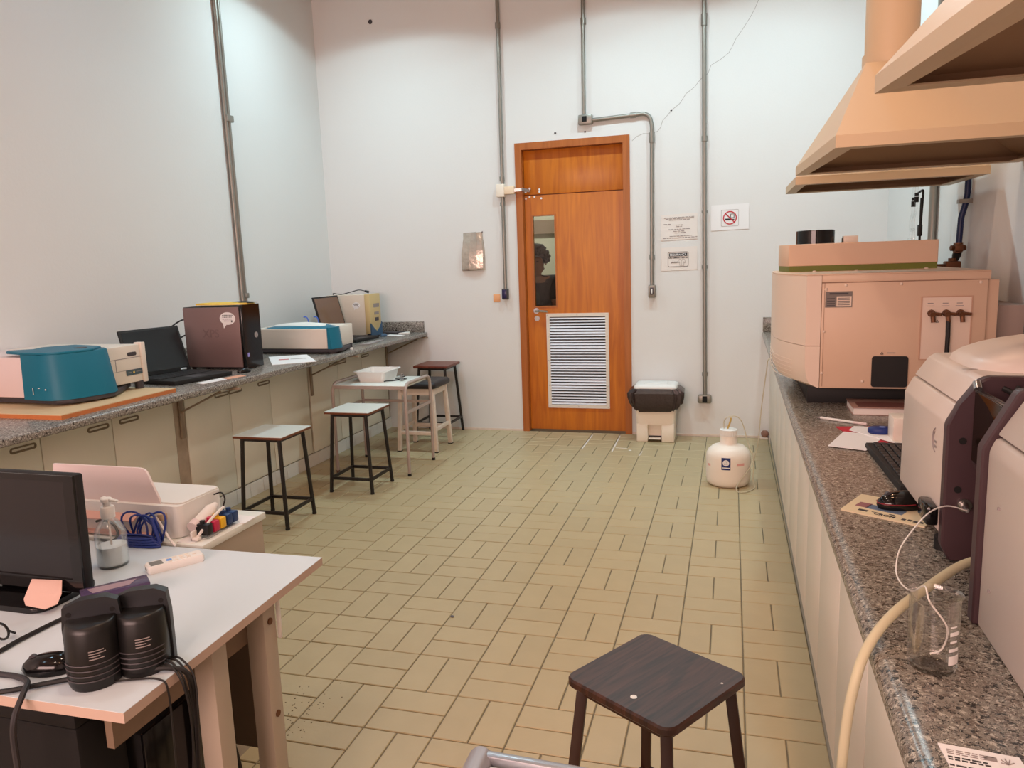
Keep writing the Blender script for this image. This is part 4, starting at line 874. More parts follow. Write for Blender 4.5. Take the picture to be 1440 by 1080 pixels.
def warn(x, z, s):
    b = B(); 
    for p, q_ in (((-1, -.8), (1, -.8)), ((1, -.8), (0, 1)), ((0, 1), (-1, -.8))): b.bar((x + p[0] * s, FY - .0026, z + p[1] * s), (x + q_[0] * s, FY - .0026, z + q_[1] * s), .0016, .0008, upv=(0, 1, 0))
    b.bar((x, FY - .0026, z + s * .4), (x, FY - .0026, z - s * .3), .0014, .0008, upv=(0, 1, 0)); obj('warning_mark', b, m_dkgrey, t)
warn(.757, 1.252, .005); warn(.566, 1.127, .005)
b = B(); plate(b, (.60, FY - .001, 1.128), (1, 0, 0), (0, 0, 1), .030, .004, .0005); obj('warning_print', b, m_inkl, t)
obj('side_vent', B().prism(rrect(.53, .662, .990, 1.115, .01), XZ, FY - .006, FY, .002), m_matte, t, label='black rectangular vent cover')
obj('rear_panel', B().box((.922, FY + .03, .985), (.972, 4.3, 1.408), .004), m_icp, t)
ub = obj('upper_module', B().prism([(.238, 3.80), (.863, 3.80), (.863, 4.30), (.25, 4.30), (.212, 4.15), (.209, 4.0)], XY, 1.472, 1.572, .003), m_icp, t, label='cream upper module')
obj('green_stripe', B().prism([(.241, 3.803), (.861, 3.803), (.861, 4.298), (.25, 4.298), (.214, 4.15), (.211, 4.0)], XY, 1.446, 1.472), m_olive, t, label='olive green stripe')
obj('exhaust_collar', B().lathe((.372, 4.02, 1.572), [(.088, 0), (.088, .064), (.084, .066), (.08, .064), (.08, .03)], 36), m_gloss, ub, label='glossy black round exhaust collar')
obj('filter_box', B().box((.498, 4.0, 1.572), (.562, 4.06, 1.606), .002), m_offw, ub); obj('filter_clip', B().box((.490, 4.0, 1.572), (.4935, 4.01, 1.596)), m_matte, ub)
for x in (.345, .52, .80): obj('cover_screw', B().ball((x, 3.72, 1.447), .009, .009, .006, 8), m_icp2, t)
tag(obj('grey_cabinet', B().box((1.0, 3.46, HR), (1.105, 3.95, 1.30), .004), M('grey_box', (170, 150, 140), .5)), 'narrow grey box against the right wall behind the big cream spectrometer', 'box')

# pipes and glass apparatus on the right wall
t = thing('gas_pipe', 'navy blue gas pipe with brass valves on the right wall above the spectrometer', 'pipe', (1.09, 4.4, 1.4))
obj('pipe', B().tube([(1.112, 4.36, ZC), (1.112, 4.385, 1.80), (1.107, 4.388, 1.75), (1.091, 4.39, 1.68), (1.087, 4.39, 1.55)], .0145, 12), m_navy, t)
obj('valve', B().cyl((1.085, 4.39, 1.555), (1.085, 4.39, 1.505), .022, n=8).cyl((1.05, 4.385, 1.53), (1.118, 4.395, 1.53), .014, n=8).box((1.065, 4.36, 1.512), (1.105, 4.42, 1.548), .006), m_brass, t)
obj('regulator', B().tube([(1.085, 4.39, 1.51), (1.083, 4.40, 1.495), (1.075, 4.405, 1.46), (1.072, 4.405, 1.44)], [.018, .021, .013, .016], 10), m_matte, t)
obj('valve', B().box((1.03, 4.37, 1.425), (1.10, 4.44, 1.465), .008).cyl((1.065, 4.4, 1.465), (1.065, 4.4, 1.48), .02, n=8).cyl((1.03, 4.40, 1.44), (.985, 4.40, 1.44), .012, n=8), m_brass, t); obj('hose', B().tube(smooth([(.99, 4.40, 1.44), (.97, 4.405, 1.44), (.955, 4.42, 1.42), (.955, 4.45, 1.30), (.99, 4.47, 1.1), (1.0, 4.5, .91)]), .01), m_matte, t)
for z in (1.75, 2.4): obj('clip', B().box((1.07, 4.355, z), (XR, 4.40, z + .02)), m_conduit, t)
t = thing('electrical_conduit', 'grey conduit pipe on the right wall behind the glass apparatus', 'conduit', (1.105, 5.07, 1.1)); obj('pipe', B().cyl((1.105, 5.1, ZC), (1.105, 5.03, 1.1), .022, n=12), m_conduit, t); obj('coupling', B().cyl((1.105, 5.07, 1.9), (1.105, 5.068, 1.95), .027, n=12), m_conduit, t); obj('outlet_box', B().box((1.07, 4.98, 1.02), (XR, 5.08, 1.11), .006), m_conduit, t)
t = thing('glass_apparatus', 'slender glass tubes on a black clamp stand behind the spectrometer', 'glassware', (.95, 4.72, HR))
obj('stand', B().box((.86, 4.50, HR), (1.05, 4.92, .915), .003).cyl((.95, 4.60, .91), (.95, 4.60, 1.80), .006).tube(smooth([(.95, 4.60, 1.60), (.95, 4.58, 1.74), (.95, 4.57, 1.82), (.95, 4.585, 1.838), (.95, 4.68, 1.832)]), .006).box((.94, 4.59, 1.60), (.96, 4.625, 1.66), .003), m_matte, t)
for k, y in enumerate((4.79, 4.72)):
    dz = .02 * k
    obj('glass_tube', B().tube(smooth([(.95, y, 2.1), (.95, y, 1.80), (.95, y + .005, 1.74), (.95, y + .05, 1.69), (.95, y + .04, 1.64), (.95, y + .03, 1.60), (.95, y + .02, 1.2)]), .007, 8), m_clearp, t)
    obj('stopper', B().cyl((.95, y, 1.795 + dz), (.95, y, 1.765 + dz), .012, n=10).cyl((.95, y, 1.815 + dz), (.95, y, 1.80 + dz), .011, n=10), m_matte, t)
    obj('flask', B().lathe((.95, y + .02, .915), [(.03, 0), (.035, .05), (.035, .55), (.02, .62), (.018, .68)], 18), m_clearp, t)

# ------------------------------------------------------------------ fume hoods
def hood(label, yf, xf, zf, yn, xn, zn, x1, top, lip=.036, flange=.05):
    t = thing('extraction_hood', label, 'hood', ((xf + x1) / 2, (yf + yn) / 2, zn))
    C4 = [(xn, yn, zn), (x1, yn, zn), (x1, yf, zf), (xf, yf, zf)]
    cx, cy = sum(p[0] for p in C4) / 4, sum(p[1] for p in C4) / 4
    def ins(d): 
        return [(p[0] + (d if p[0] < cx else -d), p[1] + (d if p[1] < cy else -d), p[2]) for p in C4]
    up_ = lambda q, h: [(p[0], p[1], p[2] + h) for p in q]
    obj('lip', B().rings([C4, up_(C4, lip), up_(ins(.004), lip), up_(ins(.004), .004), up_(ins(flange), .004), ins(flange)], closed=True), m_hood, t, flat=True)
    tx0, tx1, ty0, ty1, tz = top
    T4 = [(tx0, ty0, tz), (tx1, ty0, tz), (tx1, ty1, tz), (tx0, ty1, tz)]
    T5 = [(p[0] + (.006 if p[0] < (tx0 + tx1) / 2 else -.006), p[1], tz - .006) for p in T4]
    cn = obj('canopy', B().rings([up_(C4, lip), T4, T5, up_(ins(.006), lip + .001)], closed=True), m_hood, t, flat=True)
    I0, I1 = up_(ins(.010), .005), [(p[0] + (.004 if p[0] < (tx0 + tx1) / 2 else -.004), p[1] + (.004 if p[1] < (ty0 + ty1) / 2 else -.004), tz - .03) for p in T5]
    obj('inside_shade', B().rings([I0, up_(I0, lip - .016), I1], cap=False), m_hoodin, cn, flat=True, label='hood inside with shade put into its brown colour')  # added inner skin that carries the painted shade
    r = min(tx1 - tx0, ty1 - ty0) / 2 - .004; c = ((tx0 + tx1) / 2, (ty0 + ty1) / 2)
    obj('collar', B().lathe((c[0], c[1], tz - .01), [(r + .004, 0), (r + .004, .05), (r - .004, .052), (r - .004, 0)], 28, cap=False), m_hood, t)
    obj('duct', B().lathe((c[0], c[1], tz + .03), [(r - .003, 0), (r - .003, ZC - tz - .03)], 28, cap=False), m_hood, t)
    return t
hood('cream extraction hood over the right worktop, nearest to the camera', 1.79, .272, 1.853, .55, .335, 1.79, 1.12, (.60, .80, 1.05, 1.25, 2.22))
hood('cream extraction hood over the right worktop, the middle of the three', 3.70, .253, 1.872, 2.50, .280, 1.836, 1.12, (.43, .62, 3.03, 3.22, 2.18))
hood('cream extraction hood over the right worktop, farthest, behind the spectrometer top', 4.66, .269, 1.862, 3.97, .272, 1.855, 1.094, (.60, .79, 4.22, 4.41, 2.13))

# ------------------------------------------------------------------ near instrument with dark sample compartment
t = thing('spectrometer', 'white bench spectrometer with domed lid and dark plum sample bay, nearest on the right worktop', 'instrument', (.7, 1.6, HR))
Y0, Y1 = 1.685, 2.07
body = obj('far_housing', B().prism([(.409, .955), (.440, .925), (.97, .925), (.97, 1.222), (.4295, 1.222), (.411, 1.186)], XZ, Y0, Y1, .004, 2), m_aas, t, label='white far housing')
lid = obj('far_lid', B().prism([(.431, 1.226), (.97, 1.226), (.97, 1.281), (.475, 1.281), (.461, 1.272)], XZ, Y0, Y1, .004, 2), m_aas, t, label='white slanted lid')
b = B()
N = 40; rs = []
for i in range(9):
    a = pi / 2 * i / 9; sg = lambda q: math.copysign(abs(q) ** .5, q)
    rs.append([(.868 + .392 * cos(a) * sg(cos(2 * pi * j / N)), min(2.066, 1.885 + .185 * cos(a) * sg(sin(2 * pi * j / N))), 1.279 + .075 * sin(a)) for j in range(N)])
obj('dome', b.rings(rs), m_aas, lid, label='domed top cover', ang=60)
obj('lid_print', plate(B(), (.485, 1.78, 1.2815), (1, .15, 0), (-.15, 1, 0), .05, .006, .0004), m_inkl, lid)
b = B()
for k_, (q0, q1) in enumerate(((1.9, 4.6), (2.2, 4.2))): b.tube([(.4095, 1.74 - (.030 - .008 * k_) * cos(q0 + (q1 - q0) * j / 8), 1.135 + (.026 - .006 * k_) * sin(q0 + (q1 - q0) * j / 8)) for j in range(9)], .0012, 5)
b.box((.4085, 1.735, 1.12), (.4093, 1.75, 1.124)).box((.4085, 1.735, 1.13), (.4093, 1.75, 1.134)); obj('emblem', b, m_inkl, body)
obj('bay_wall', B().prism([(.409, .935), (.425, .903), (.97, .903), (.97, 1.283), (.476, 1.283), (.459, 1.274), (.429, 1.228), (.4085, 1.187)], XZ, 1.655, 1.684, .004), m_purple, t, label='dark plum bay side wall')
obj('bay_back', B().box((.80, 1.40, .903), (.83, 1.655, 1.28)), m_purple, t)
obj('bay_floor', B().box((.50, 1.40, .903), (.80, 1.655, .915)), m_dkgrey, t)
obj('bay_chimney', B().box((.535, 1.44, 1.20), (.70, 1.60, 1.30), .003), M('burnt_brown', (74, 44, 34), .5), t)
for x, z in ((.437, 1.155), (.433, 1.055)): obj('bay_screw', disc(B(), (x, 1.6548, z), (1, 0, 0), (0, 0, 1), .007, .002, n=12), m_plug, t)
obj('hook', B().tube(smooth([(.50, 1.652, 1.262), (.515, 1.64, 1.256), (.525, 1.645, 1.266)]), .005, 8), m_matte, t)
dd = obj('bay_door', B().prism([(1.425, 1.118), (1.650, 1.118), (1.650, 1.258), (1.425, 1.258)], YZ, .452, .457, .001), m_smoke, t, label='smoked acrylic bay door')
obj('door_edge', B().tube([(.4545, 1.652, 1.26), (.4545, 1.652, 1.118), (.4545, 1.62, 1.106), (.4545, 1.425, 1.106)], .0022, 6).box((.450, 1.42, 1.257), (.459, 1.655, 1.262)), m_clearp, dd)
obj('door_hinge', B().cyl((.4545, 1.64, 1.262), (.4545, 1.652, 1.274), .008, n=10), m_silver, dd)
fr = [(.392, .902), (.97, .902), (.97, 1.306), (.444, 1.306), (.437, 1.300), (.3915, 1.208)]
obj('near_frame', B().prism(fr, XZ, 1.372, 1.40, .003), m_purple, t, label='dark plum frame of the near housing')
obj('near_housing', B().prism([(.400, .902), (.97, .902), (.97, 1.228), (.4085, 1.228), (.400, 1.206)], XZ, .60, 1.371, .006, 2), m_aas, t, label='white near housing')
obj('near_lid', B().prism([(.4095, 1.2315), (.97, 1.2315), (.97, 1.298), (.452, 1.298), (.444, 1.290)], XZ, .60, 1.371, .006, 2), m_aas, t)
obj('knob', B().box((.386, 1.686, .965), (.41, 1.765, 1.006), .006), m_gloss, t, label='black side knob')
for x, y in ((.435, 1.735), (.435, 2.03), (.9, 1.735), (.9, 2.03)): obj('foot', B().cyl((x, y, HR), (x, y, .928), .020, n=14), m_matte, t)
obj('nebuliser_port', B().tube([(.446, 1.655, 1.024), (.444, 1.64, 1.024), (.440, 1.61, 1.026)], [.010, .006, .004], 12).cyl((.446, 1.6545, 1.024), (.446, 1.648, 1.024), .013, n=14), m_steel, t, label='small steel inlet fitting')
b = B()
for y, z in ((1.30, 1.13), (1.32, .985)): b.ball((.399, y, z), .003, .004, .004, 6)
obj('marks', b, m_inkl, t)
# drain hose and thin capillary
tag(obj('drain_hose', B().tube(smooth([(.62, 1.58, .965), (.52, 1.54, .968), (.42, 1.50, .964), (.328, 1.40, .949), (.256, 1.305, .936), (.213, 1.252, .903), (.191, 1.225, .850), (.180, 1.225, .76), (.176, 1.24, .6), (.176, 1.25, .3), (.16, 1.28, .06), (.10, 1.34, .012), (.02, 1.40, .010)], 6), .0082, 12), m_hose), 'thick yellowed drain hose from the near instrument over the worktop edge', 'hose')
tag(obj('capillary_tube', B().tube(smooth([(.440, 1.61, 1.026), (.40, 1.59, 1.040), (.362, 1.56, 1.034), (.325, 1.52, 1.008), (.298, 1.48, .985), (.284, 1.43, .965), (.283, 1.38, .962), (.288, 1.32, .975), (.292, 1.26, 1.01), (.292, 1.225, 1.0), (.318, 1.225, .96), (.315, 1.235, .92), (.300, 1.24, .908)], 6), .0014, 6), M('capillary', (232, 226, 220), .35)), 'thin white capillary tube looping from the near instrument into the beaker', 'tube')
BX, BY = .297, 1.215
t = thing('glass_beaker', 'clear glass beaker with white graduations on the right worktop', 'beaker', (BX, BY, HR))
rs = []; n = 40
prof = [(.030, 0), (.0345, .004), (.035, .012), (.035, .110), (.036, .116), (.0385, .120), (.0365, .1205), (.034, .115), (.0328, .108), (.0328, .014), (.031, .006), (.012, .0035)]
for r, z in prof:
    ring = []
    for j in range(n):
        a = 2 * pi * j / n; k = 1 + (.22 * max(0, cos(a - 4.0)) ** 24 if z > .108 else 0)
        ring.append((BX + r * k * cos(a), BY + r * k * sin(a), HR + z))
    rs.append(ring)
obj('glass', B().rings(rs), m_clear, t, ang=70)
a0 = math.atan2(-BY, -BX) + .95
def bj(a, z, r=.0353): return (BX + r * cos(a), BY + r * sin(a), HR + z)
def bpatch(da0, da1, z0, z1):
    b = B(); A = [a0 + da0 + (da1 - da0) * i / 6 for i in range(7)]
    b.rings([[bj(a, z0) for a in A] + [bj(a, z0, .0358) for a in reversed(A)], [bj(a, z1) for a in A] + [bj(a, z1, .0358) for a in reversed(A)]]); return b
for q_ in ((-.3, .25, .020, .034), (-.28, .18, .066, .072), (-.26, .10, .055, .058), (-.3, .2, .041, .046), (-.28, .05, .079, .081)): obj('graduation', bpatch(*q_), m_white, t)

# papers and small things on the right worktop
def sl(name, label, cat, pts, z, h, mat): return slab(name, label, cat, pts, z, h, mat)
slab('red_folder', 'red paper folder under the white sheets on the right worktop', 'folder', [(.335, 2.66), (.50, 2.62), (.62, 2.70), (.60, 2.96), (.36, 2.93), (.39, 2.80)], HR, .003, m_red)
slab('paper_sheet', 'white handwritten sheet, front one on the red folder', 'paper', [(.300, 2.62), (.408, 2.575), (.50, 2.79), (.375, 2.84)], HR + .003, .002, m_paper)
slab('paper_sheet', 'white sheet lying behind on the red folder under the blue mouse', 'paper', [(.395, 2.86), (.52, 2.66), (.63, 2.74), (.58, 2.90), (.42, 2.925)], HR + .0055, .002, m_paper)
bl_ = thing('correction_tape', 'blue correction tape roller lying on the white papers', 'stationery', (.49, 2.82, HR + .008))
obj('shell', B().rings([[(.49 + .042 * k * cos(a), 2.815 + .026 * k * sin(a), HR + .008 + z) for a in [2 * pi * j / 20 for j in range(20)]] for z, k in ((0, .9), (.006, 1), (.016, 1), (.022, .85))]), m_blue, bl_, ang=60); obj('tip', B().box((.528, 2.805, HR + .010), (.552, 2.822, HR + .018), .002), m_white, bl_); obj('hub', disc(B(), (.495, 2.815, HR + .030), (1, 0, 0), (0, 1, 0), .010, .0012), M('pale_blue', (120, 140, 200), .4), bl_)
pn = thing('pen', 'white pen with pink cap lying by the papers on the right worktop', 'pen', (.38, 3.03, HR)); obj('barrel', B().cyl((.322, 3.075, HR + .005), (.43, 3.0, HR + .005), .0048, n=10), m_white, pn); obj('tip', B().cyl((.322, 3.075, HR + .005), (.308, 3.085, HR + .005), .0045, .001, 10), m_inkl, pn); obj('cap', B().cyl((.43, 3.0, HR + .005), (.47, 2.972, HR + .005), .005, n=10), m_pink, pn)
mg = thing('magazine', 'closed book with brown cover under the front edge of the big spectrometer', 'book', (.56, 3.28, HR)); obj('pages', B().box((.452, 3.17, HR + .002), (.70, 3.36, HR + .026)), m_paperw, mg); obj('cover', B().box((.448, 3.165, HR + .026), (.70, 3.362, HR + .030), .001).box((.448, 3.165, HR), (.70, 3.362, HR + .002)), M('brown_cover', (150, 118, 108), .4), mg); obj('cover_picture', B().box((.47, 3.18, HR + .0301), (.68, 3.28, HR + .0306)), M('dull_picture', (104, 66, 62), .4), mg)
bx = thing('small_box', 'small white and orange carton beside the near instrument', 'box', (.55, 2.76, HR)); obj('carton', B().box((.508, 2.70, HR + .006), (.60, 2.79, .985), .001), m_offw, bx); obj('side_print', B().box((.545, 2.699, HR + .012), (.60, 2.6995, .98)), M('peach_print', (226, 176, 146), .6), bx); obj('text_lines', B().box((.56, 2.6985, .95), (.595, 2.699, .956)).box((.56, 2.6985, .93), (.59, 2.699, .935)), m_brass, bx); bx.location.z = HR; obj('carton_foot', B().box((.51, 2.702, HR), (.598, 2.788, HR + .006)), m_offw, bx)
t = thing('keyboard', 'black computer keyboard on the right worktop half behind the near instrument', 'keyboard', (.47, 2.36, HR))
kb = [(.412, 2.62), (.424, 2.13), (.565, 2.13), (.55, 2.63)]
obj('case', B().rings([[(x, y, HR) for x, y in kb], [(x, y, HR + .014) for x, y in kb], [(x * .97 + .0145, y * .985 + .036, HR + .020) for x, y in kb]]), m_matte, t)
for r in range(5):
    for c_ in range(15):
        y = 2.15 + c_ * .0305; x = .432 + r * .0205 + (2.62 - y) * .01
        obj('key', B().box((x, y, HR + .019), (x + .0165, y + .0255, HR + .026), .0015, 1), m_key, t, flat=True)
mp = thing('mouse_pad', 'cream mouse pad with blue print and dark lettering on the right worktop', 'mouse pad', (.36, 1.97, HR))
pc = [(.258, 1.960), (.425, 1.862), (.505, 2.0), (.325, 2.095)]
obj('pad', B().rings([[(x, y, HR) for x, y in pc], [(x, y, HR + .004) for x, y in pc]]), m_mpad, mp)
ux = Vector((.86, -.505, 0)); uy = Vector((.505, .86, 0)); o0 = Vector((.258, 1.960, HR + .004))
pp = lambda a, c_: o0 + ux * a + uy * c_
b = B(); plate(b, pp(.085, .062), ux, uy, .085, .034, .0005); obj('blue_block', b, m_mpadb, mp)
b = B(); plate(b, pp(.030, .066), ux, uy, .03, .036, .0005); obj('red_block', b, M('mpad_red', (140, 92, 96), .7), mp)
b = B(); plate(b, pp(.045, .024), ux, uy, .022, .012, .0005); plate(b, pp(.055, .135), ux, uy, .014, .006, .0005); plate(b, pp(.075, .026), ux, uy, .02, .003, .0005); plate(b, pp(.11, .032), ux, uy, .012, .006, .0005); obj('small_print', b, m_ink, mp)
text('lettering', 'CROM', .017, pp(.098, .017), ux, uy, m_ink, mp, bold=.0004); b = B()
for k_ in range(4): plate(b, pp(.142 + .013 * k_, .017 + .002 * (k_ % 2)), ux, uy, .009, .011, .0005)
obj('dark_print', b, m_ink, mp)
mouse('black computer mouse with thin red strip on the cream mouse pad', (.400, 1.998, HR + .0046), R(200), 1.1, m_gloss, M('dark_red_strip', (120, 30, 40), .3))
cd = thing('printed_card', 'white printed card at the near end of the right worktop', 'card', (.31, .95, HR))
cq = [(.259, 1.010), (.270, .86), (.358, .85), (.348, 1.000)]
obj('card', B().rings([[(x, y, HR) for x, y in cq], [(x, y, HR + .002) for x, y in cq]]), m_paper, cd)
xd, yd = Vector((.993, -.11, 0)), Vector((.11, .993, 0)); o0 = Vector((.303, 1.004, HR + .002)); b = B(); c3 = B()
for k, (dy, x0, x1) in enumerate(((-.010, -.036, .012), (-.014, -.036, .005), (-.018, -.036, .005))):
    x = x0
    while x < x1: l = random.uniform(.004, .010); plate(c3, o0 + xd * (x + l / 2) + yd * dy, xd, yd, l, .0016, .0004); x += l + .002
for dy, x1 in ((-.025, .004), (-.030, .008), (-.042, .02), (-.050, .02), (-.058, .01), (-.07, .02)):
    x = -.036
    while x < x1: l = random.uniform(.004, .011); plate(b, o0 + xd * (x + l / 2) + yd * dy, xd, yd, l, .0028, .0004); x += l + .002
plate(c3, o0 + xd * .012 + yd * -.014, xd, yd, .014, .009, .0004)
for a in range(5): c3.bar(o0 + xd * .03 + yd * -.02 + Vector((0, 0, .0004)), o0 + xd * (.03 + .008 * cos(a * .7 + .4)) + yd * (-.018 + .010 * sin(a * .7 + .4)) + Vector((0, 0, .0004)), .0012, .0006)
obj('heading', b, m_ink, cd); obj('fine_print', c3, m_inkl, cd)
# ------------------------------------------------------------------ white desk at the left front
HD = .74
t = thing('desk', 'white-topped desk at the left front holding the monitor and speakers', 'desk', (-1.8, 1.4, 0))
T_ = [(-2.7, .99), (-1.073, 1.027), (-1.099, 1.782), (-2.7, 1.735)]
obj('desktop', B().rings([[(x, y, HD - .022) for x, y in T_], [(x, y, HD - .001) for x, y in T_]]), m_deskE, t, label='beige edged board')
obj('laminate', B().rings([[(x, y, HD - .001) for x, y in T_], [(x, y, HD) for x, y in T_]]), m_desk, t, label='white laminate surface')
for y in (1.338, 1.535): obj('leg_post', B().box((-1.18, y, 0), (-1.128, y + .052, HD - .022), .002), m_deskL, t)
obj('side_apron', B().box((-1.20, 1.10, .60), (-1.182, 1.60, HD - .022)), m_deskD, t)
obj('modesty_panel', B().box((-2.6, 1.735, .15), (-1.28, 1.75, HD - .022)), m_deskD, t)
for y in (1.02, 1.70): obj('leg_post', B().box((-2.66, y, 0), (-2.61, y + .05, HD - .022), .002), m_deskL, t)
for z in (.655, .40): obj('bolt', B().cyl((-1.1275, 1.56, z), (-1.1245, 1.56, z), .009, n=10), m_brass, t)
obj('edge_strip', B().box((-1.128, 1.589, .595), (-1.118, 1.597, .712), .001), m_white, t)
# second desk with the printer
t = thing('desk', 'small white side desk behind the front desk holding the printer', 'desk', (-1.9, 1.95, 0))
obj('desktop', B().box((-2.6, 1.79, HD - .022), (-1.50, 2.105, HD), .001), m_lam, t)
obj('side_panel', B().box((-1.525, 1.80, 0), (-1.505, 2.09, HD - .022)), m_deskL, t); obj('side_panel', B().box((-2.58, 1.80, 0), (-2.56, 2.09, HD - .022)), m_deskL, t); obj('back_panel', B().box((-2.56, 2.07, .1), (-1.525, 2.085, HD - .022)), m_deskL, t)
pg_ = [(-1.498, 2.05), (-1.495, 1.99), (-1.512, 1.975), (-1.507, 1.93), (-1.53, 1.915), (-1.525, 1.87), (-1.548, 1.80), (-1.60, 1.80), (-1.60, 2.06)]
tag(obj('paper_sheet', B().rings([[(x, y, HD) for x, y in pg_], [(x, y, HD + .002) for x, y in pg_]]), m_paper), 'torn white paper sheet under the ink tanks on the side desk', 'paper')

t = thing('printer', 'white inkjet printer with raised pale pink paper support and external ink tanks', 'printer', (-1.82, 1.9, HD))
obj('body', B().prism(rrect(-2.04, -1.603, 1.825, 2.03, .022), XY, HD + .002, .842, .006, 2), m_white, t)
obj('lid', B().prism(rrect(-2.035, -1.607, 1.845, 2.028, .02), XY, .8425, .847, .002), m_white, t)
sup = B(); pr_ = [(-2.10, .80), (-1.668, .80), (-1.668, .815), (-1.69, .86), (-1.735, .935), (-1.745, .943), (-1.765, .947), (-2.10, .947)]
v0 = [(x, 1.835 + (z - .80) * .16, z) for x, z in pr_]; v1 = [(x, y + .008, z) for x, y, z in v0]
obj('paper_support', sup.rings([v0, v1]), m_pink, t, label='raised pale pink paper support')
tr = obj('output_tray', B().box((-2.06, 1.80, HD + .006), (-1.70, 1.835, HD + .014), .002).box((-2.06, 1.826, HD + .01), (-1.69, 1.834, .80), .002).hexa([(-2.03, 1.796, .795), (-1.75, 1.796, .795), (-1.75, 1.834, .812), (-2.03, 1.834, .812), (-2.03, 1.796, .799), (-1.75, 1.796, .799), (-1.75, 1.834, .816), (-2.03, 1.834, .816)]), M('salmon_tray', (222, 172, 158), .5), t)
obj('tray_tab', B().box((-1.668, 1.805, .80), (-1.645, 1.826, .822), .004), M('beige_clip', (196, 170, 142), .5), t)
tk = B().box((-1.565, 1.835, HD + .003), (-1.512, 1.985, HD + .010), .002)
tank = obj('ink_tank_tray', tk, m_clearp, t, label='clear external ink tank holder')
for i, (k, y) in enumerate((('black', 1.84), ('magenta', 1.872), ('yellow', 1.904), ('cyan', 1.936), ('cyan', 1.964))):
    obj('ink_tank', B().box((-1.562, y, HD + .010), (-1.518, y + .026, HD + .045), .004), INK[k], tank); obj('tank_cap', B().cyl((-1.545, y + .013, HD + .045), (-1.545, y + .013, HD + .054), .008, n=10), INK[k], tank)
bo = obj('refill_bottle', B().tube([(-1.573, 1.85, .775), (-1.573, 1.86, .775), (-1.573, 1.93, .80), (-1.573, 1.945, .806), (-1.573, 1.955, .809)], [.010, .020, .020, .012, .010], 16), m_paperw, t, label='white ink refill bottle'); obj('bottle_base', B().tube([(-1.573, 1.842, .772), (-1.573, 1.862, .779)], [.0195, .0205], 16), m_pink, bo)
obj('clip_handle', B().tube(smooth([(-1.545, 1.825, .750), (-1.535, 1.85, .775), (-1.53, 1.89, .797), (-1.54, 1.95, .805)]), .0045, 6).box((-1.56, 1.812, HD + .003), (-1.535, 1.832, HD + .012), .002).box((-1.56, 1.812, HD + .003), (-1.553, 1.835, HD + .030), .002), m_paperw, t)
obj('ink_hose', B().tube(smooth([(-1.60, 1.985, .832), (-1.575, 1.99, .838), (-1.56, 1.985, .82), (-1.56, 1.975, .80), (-1.55, 1.96, .785)]), .0025, 6), m_matte, t)
tag(obj('printer_cable', B().tube(smooth([(-1.86, 1.77, .80), (-1.83, 1.765, .807), (-1.79, 1.76, .80), (-1.775, 1.76, .77), (-1.80, 1.76, .746), (-1.87, 1.765, .745)]), .004), m_black), 'black cable looping behind the sanitizer bottle', 'cable')
t = thing('network_cable', 'coiled blue network cable leaning by the printer', 'cable', (-1.66, 1.765, HD))
b = B(); rg = random.Random(11)
for i in range(6): 
    cx, cz = -1.715 + .006 * rg.uniform(-1, 1), .801 + .006 * i; rx, rz_ = .034 + .010 * rg.random(), .040 + .018 * rg.random()
    b.tube([(cx + .011 * i + rx * cos(a) + .018 * sin(a) * (i % 3 - 1), 1.772 + .006 * i * .5 + .010 * sin(a * 2 + i), max(HD + .006, cz - .02 - .007 * i + rz_ * sin(a))) for a in [2 * pi * j / 22 for j in range(22)]], .0032, 6, closed=True)
for i in range(7): b.tube([(-1.70 + (.082 - .004 * i) * cos(a), 1.752 + .016 * sin(a) + .003 * (i % 2), HD + .005 + .0055 * i * .7) for a in [2 * pi * j / 26 for j in range(26)]], .0032, 6, closed=True)
b.tube(smooth([(-1.625, 1.76, .75), (-1.64, 1.765, .79), (-1.655, 1.772, .82)]), .006, 6)
obj('coil', b, m_bluec, t)
tag(obj('white_cord', B().tube(smooth([(-1.66, 1.795, .815), (-1.64, 1.79, .795), (-1.605, 1.775, .765), (-1.575, 1.765, .744)]), .0035, 6), m_paperw), 'thin white cord running from the printer down to the desk edge', 'cord')

# monitor
t = thing('monitor', 'black computer monitor with a salmon sticky note on the white desk', 'monitor', (-1.80, 1.46, HD))
MX0, MX1, MZ0, MZ1, MY = -2.07, -1.53, .762, 1.064, 1.402
def tilt(b): return b.rot(R(-1.5), (0, MY, .78), 'X')
cs = obj('case', tilt(B().box((MX0, MY, MZ0), (MX1, MY + .026, MZ1), .007, 2)), m_matte, t)
obj('bezel', tilt(B().box((MX0 + .003, MY - .006, 1.046), (MX1 - .003, MY, MZ1 - .003)).box((MX0 + .003, MY - .006, MZ0 + .003), (MX1 - .003, MY, .797)).box((MX0 + .003, MY - .006, .797), (MX0 + .03, MY, 1.046)).box((MX1 - .034, MY - .006, .797), (MX1 - .003, MY, 1.046))), m_gloss, cs)
obj('screen', tilt(B().box((MX0 + .03, MY - .0015, .797), (MX1 - .034, MY, 1.046))), m_screen, cs)
obj('stand', B().box((-1.84, MY + .024, HD + .012), (-1.72, MY + .07, .86), .006), m_matte, t)
obj('base', B().prism(rrect(-1.98, -1.588, 1.315, 1.50, .03), XY, HD, HD + .014, .004, 2), m_gloss, t)
nq = [(-1.69, 1.391, .789), (-1.594, 1.391, .794), (-1.582, 1.374, .767), (-1.565, 1.345, .7565), (-1.572, 1.318, .7555), (-1.640, 1.325, .7555), (-1.668, 1.345, .760)]
tag(obj('sticky_note', B().rings([nq, [(x, y + .002, z + .0012) for x, y, z in nq]]), m_sticky), 'salmon sticky note hanging on the lower edge of the black monitor', 'note')

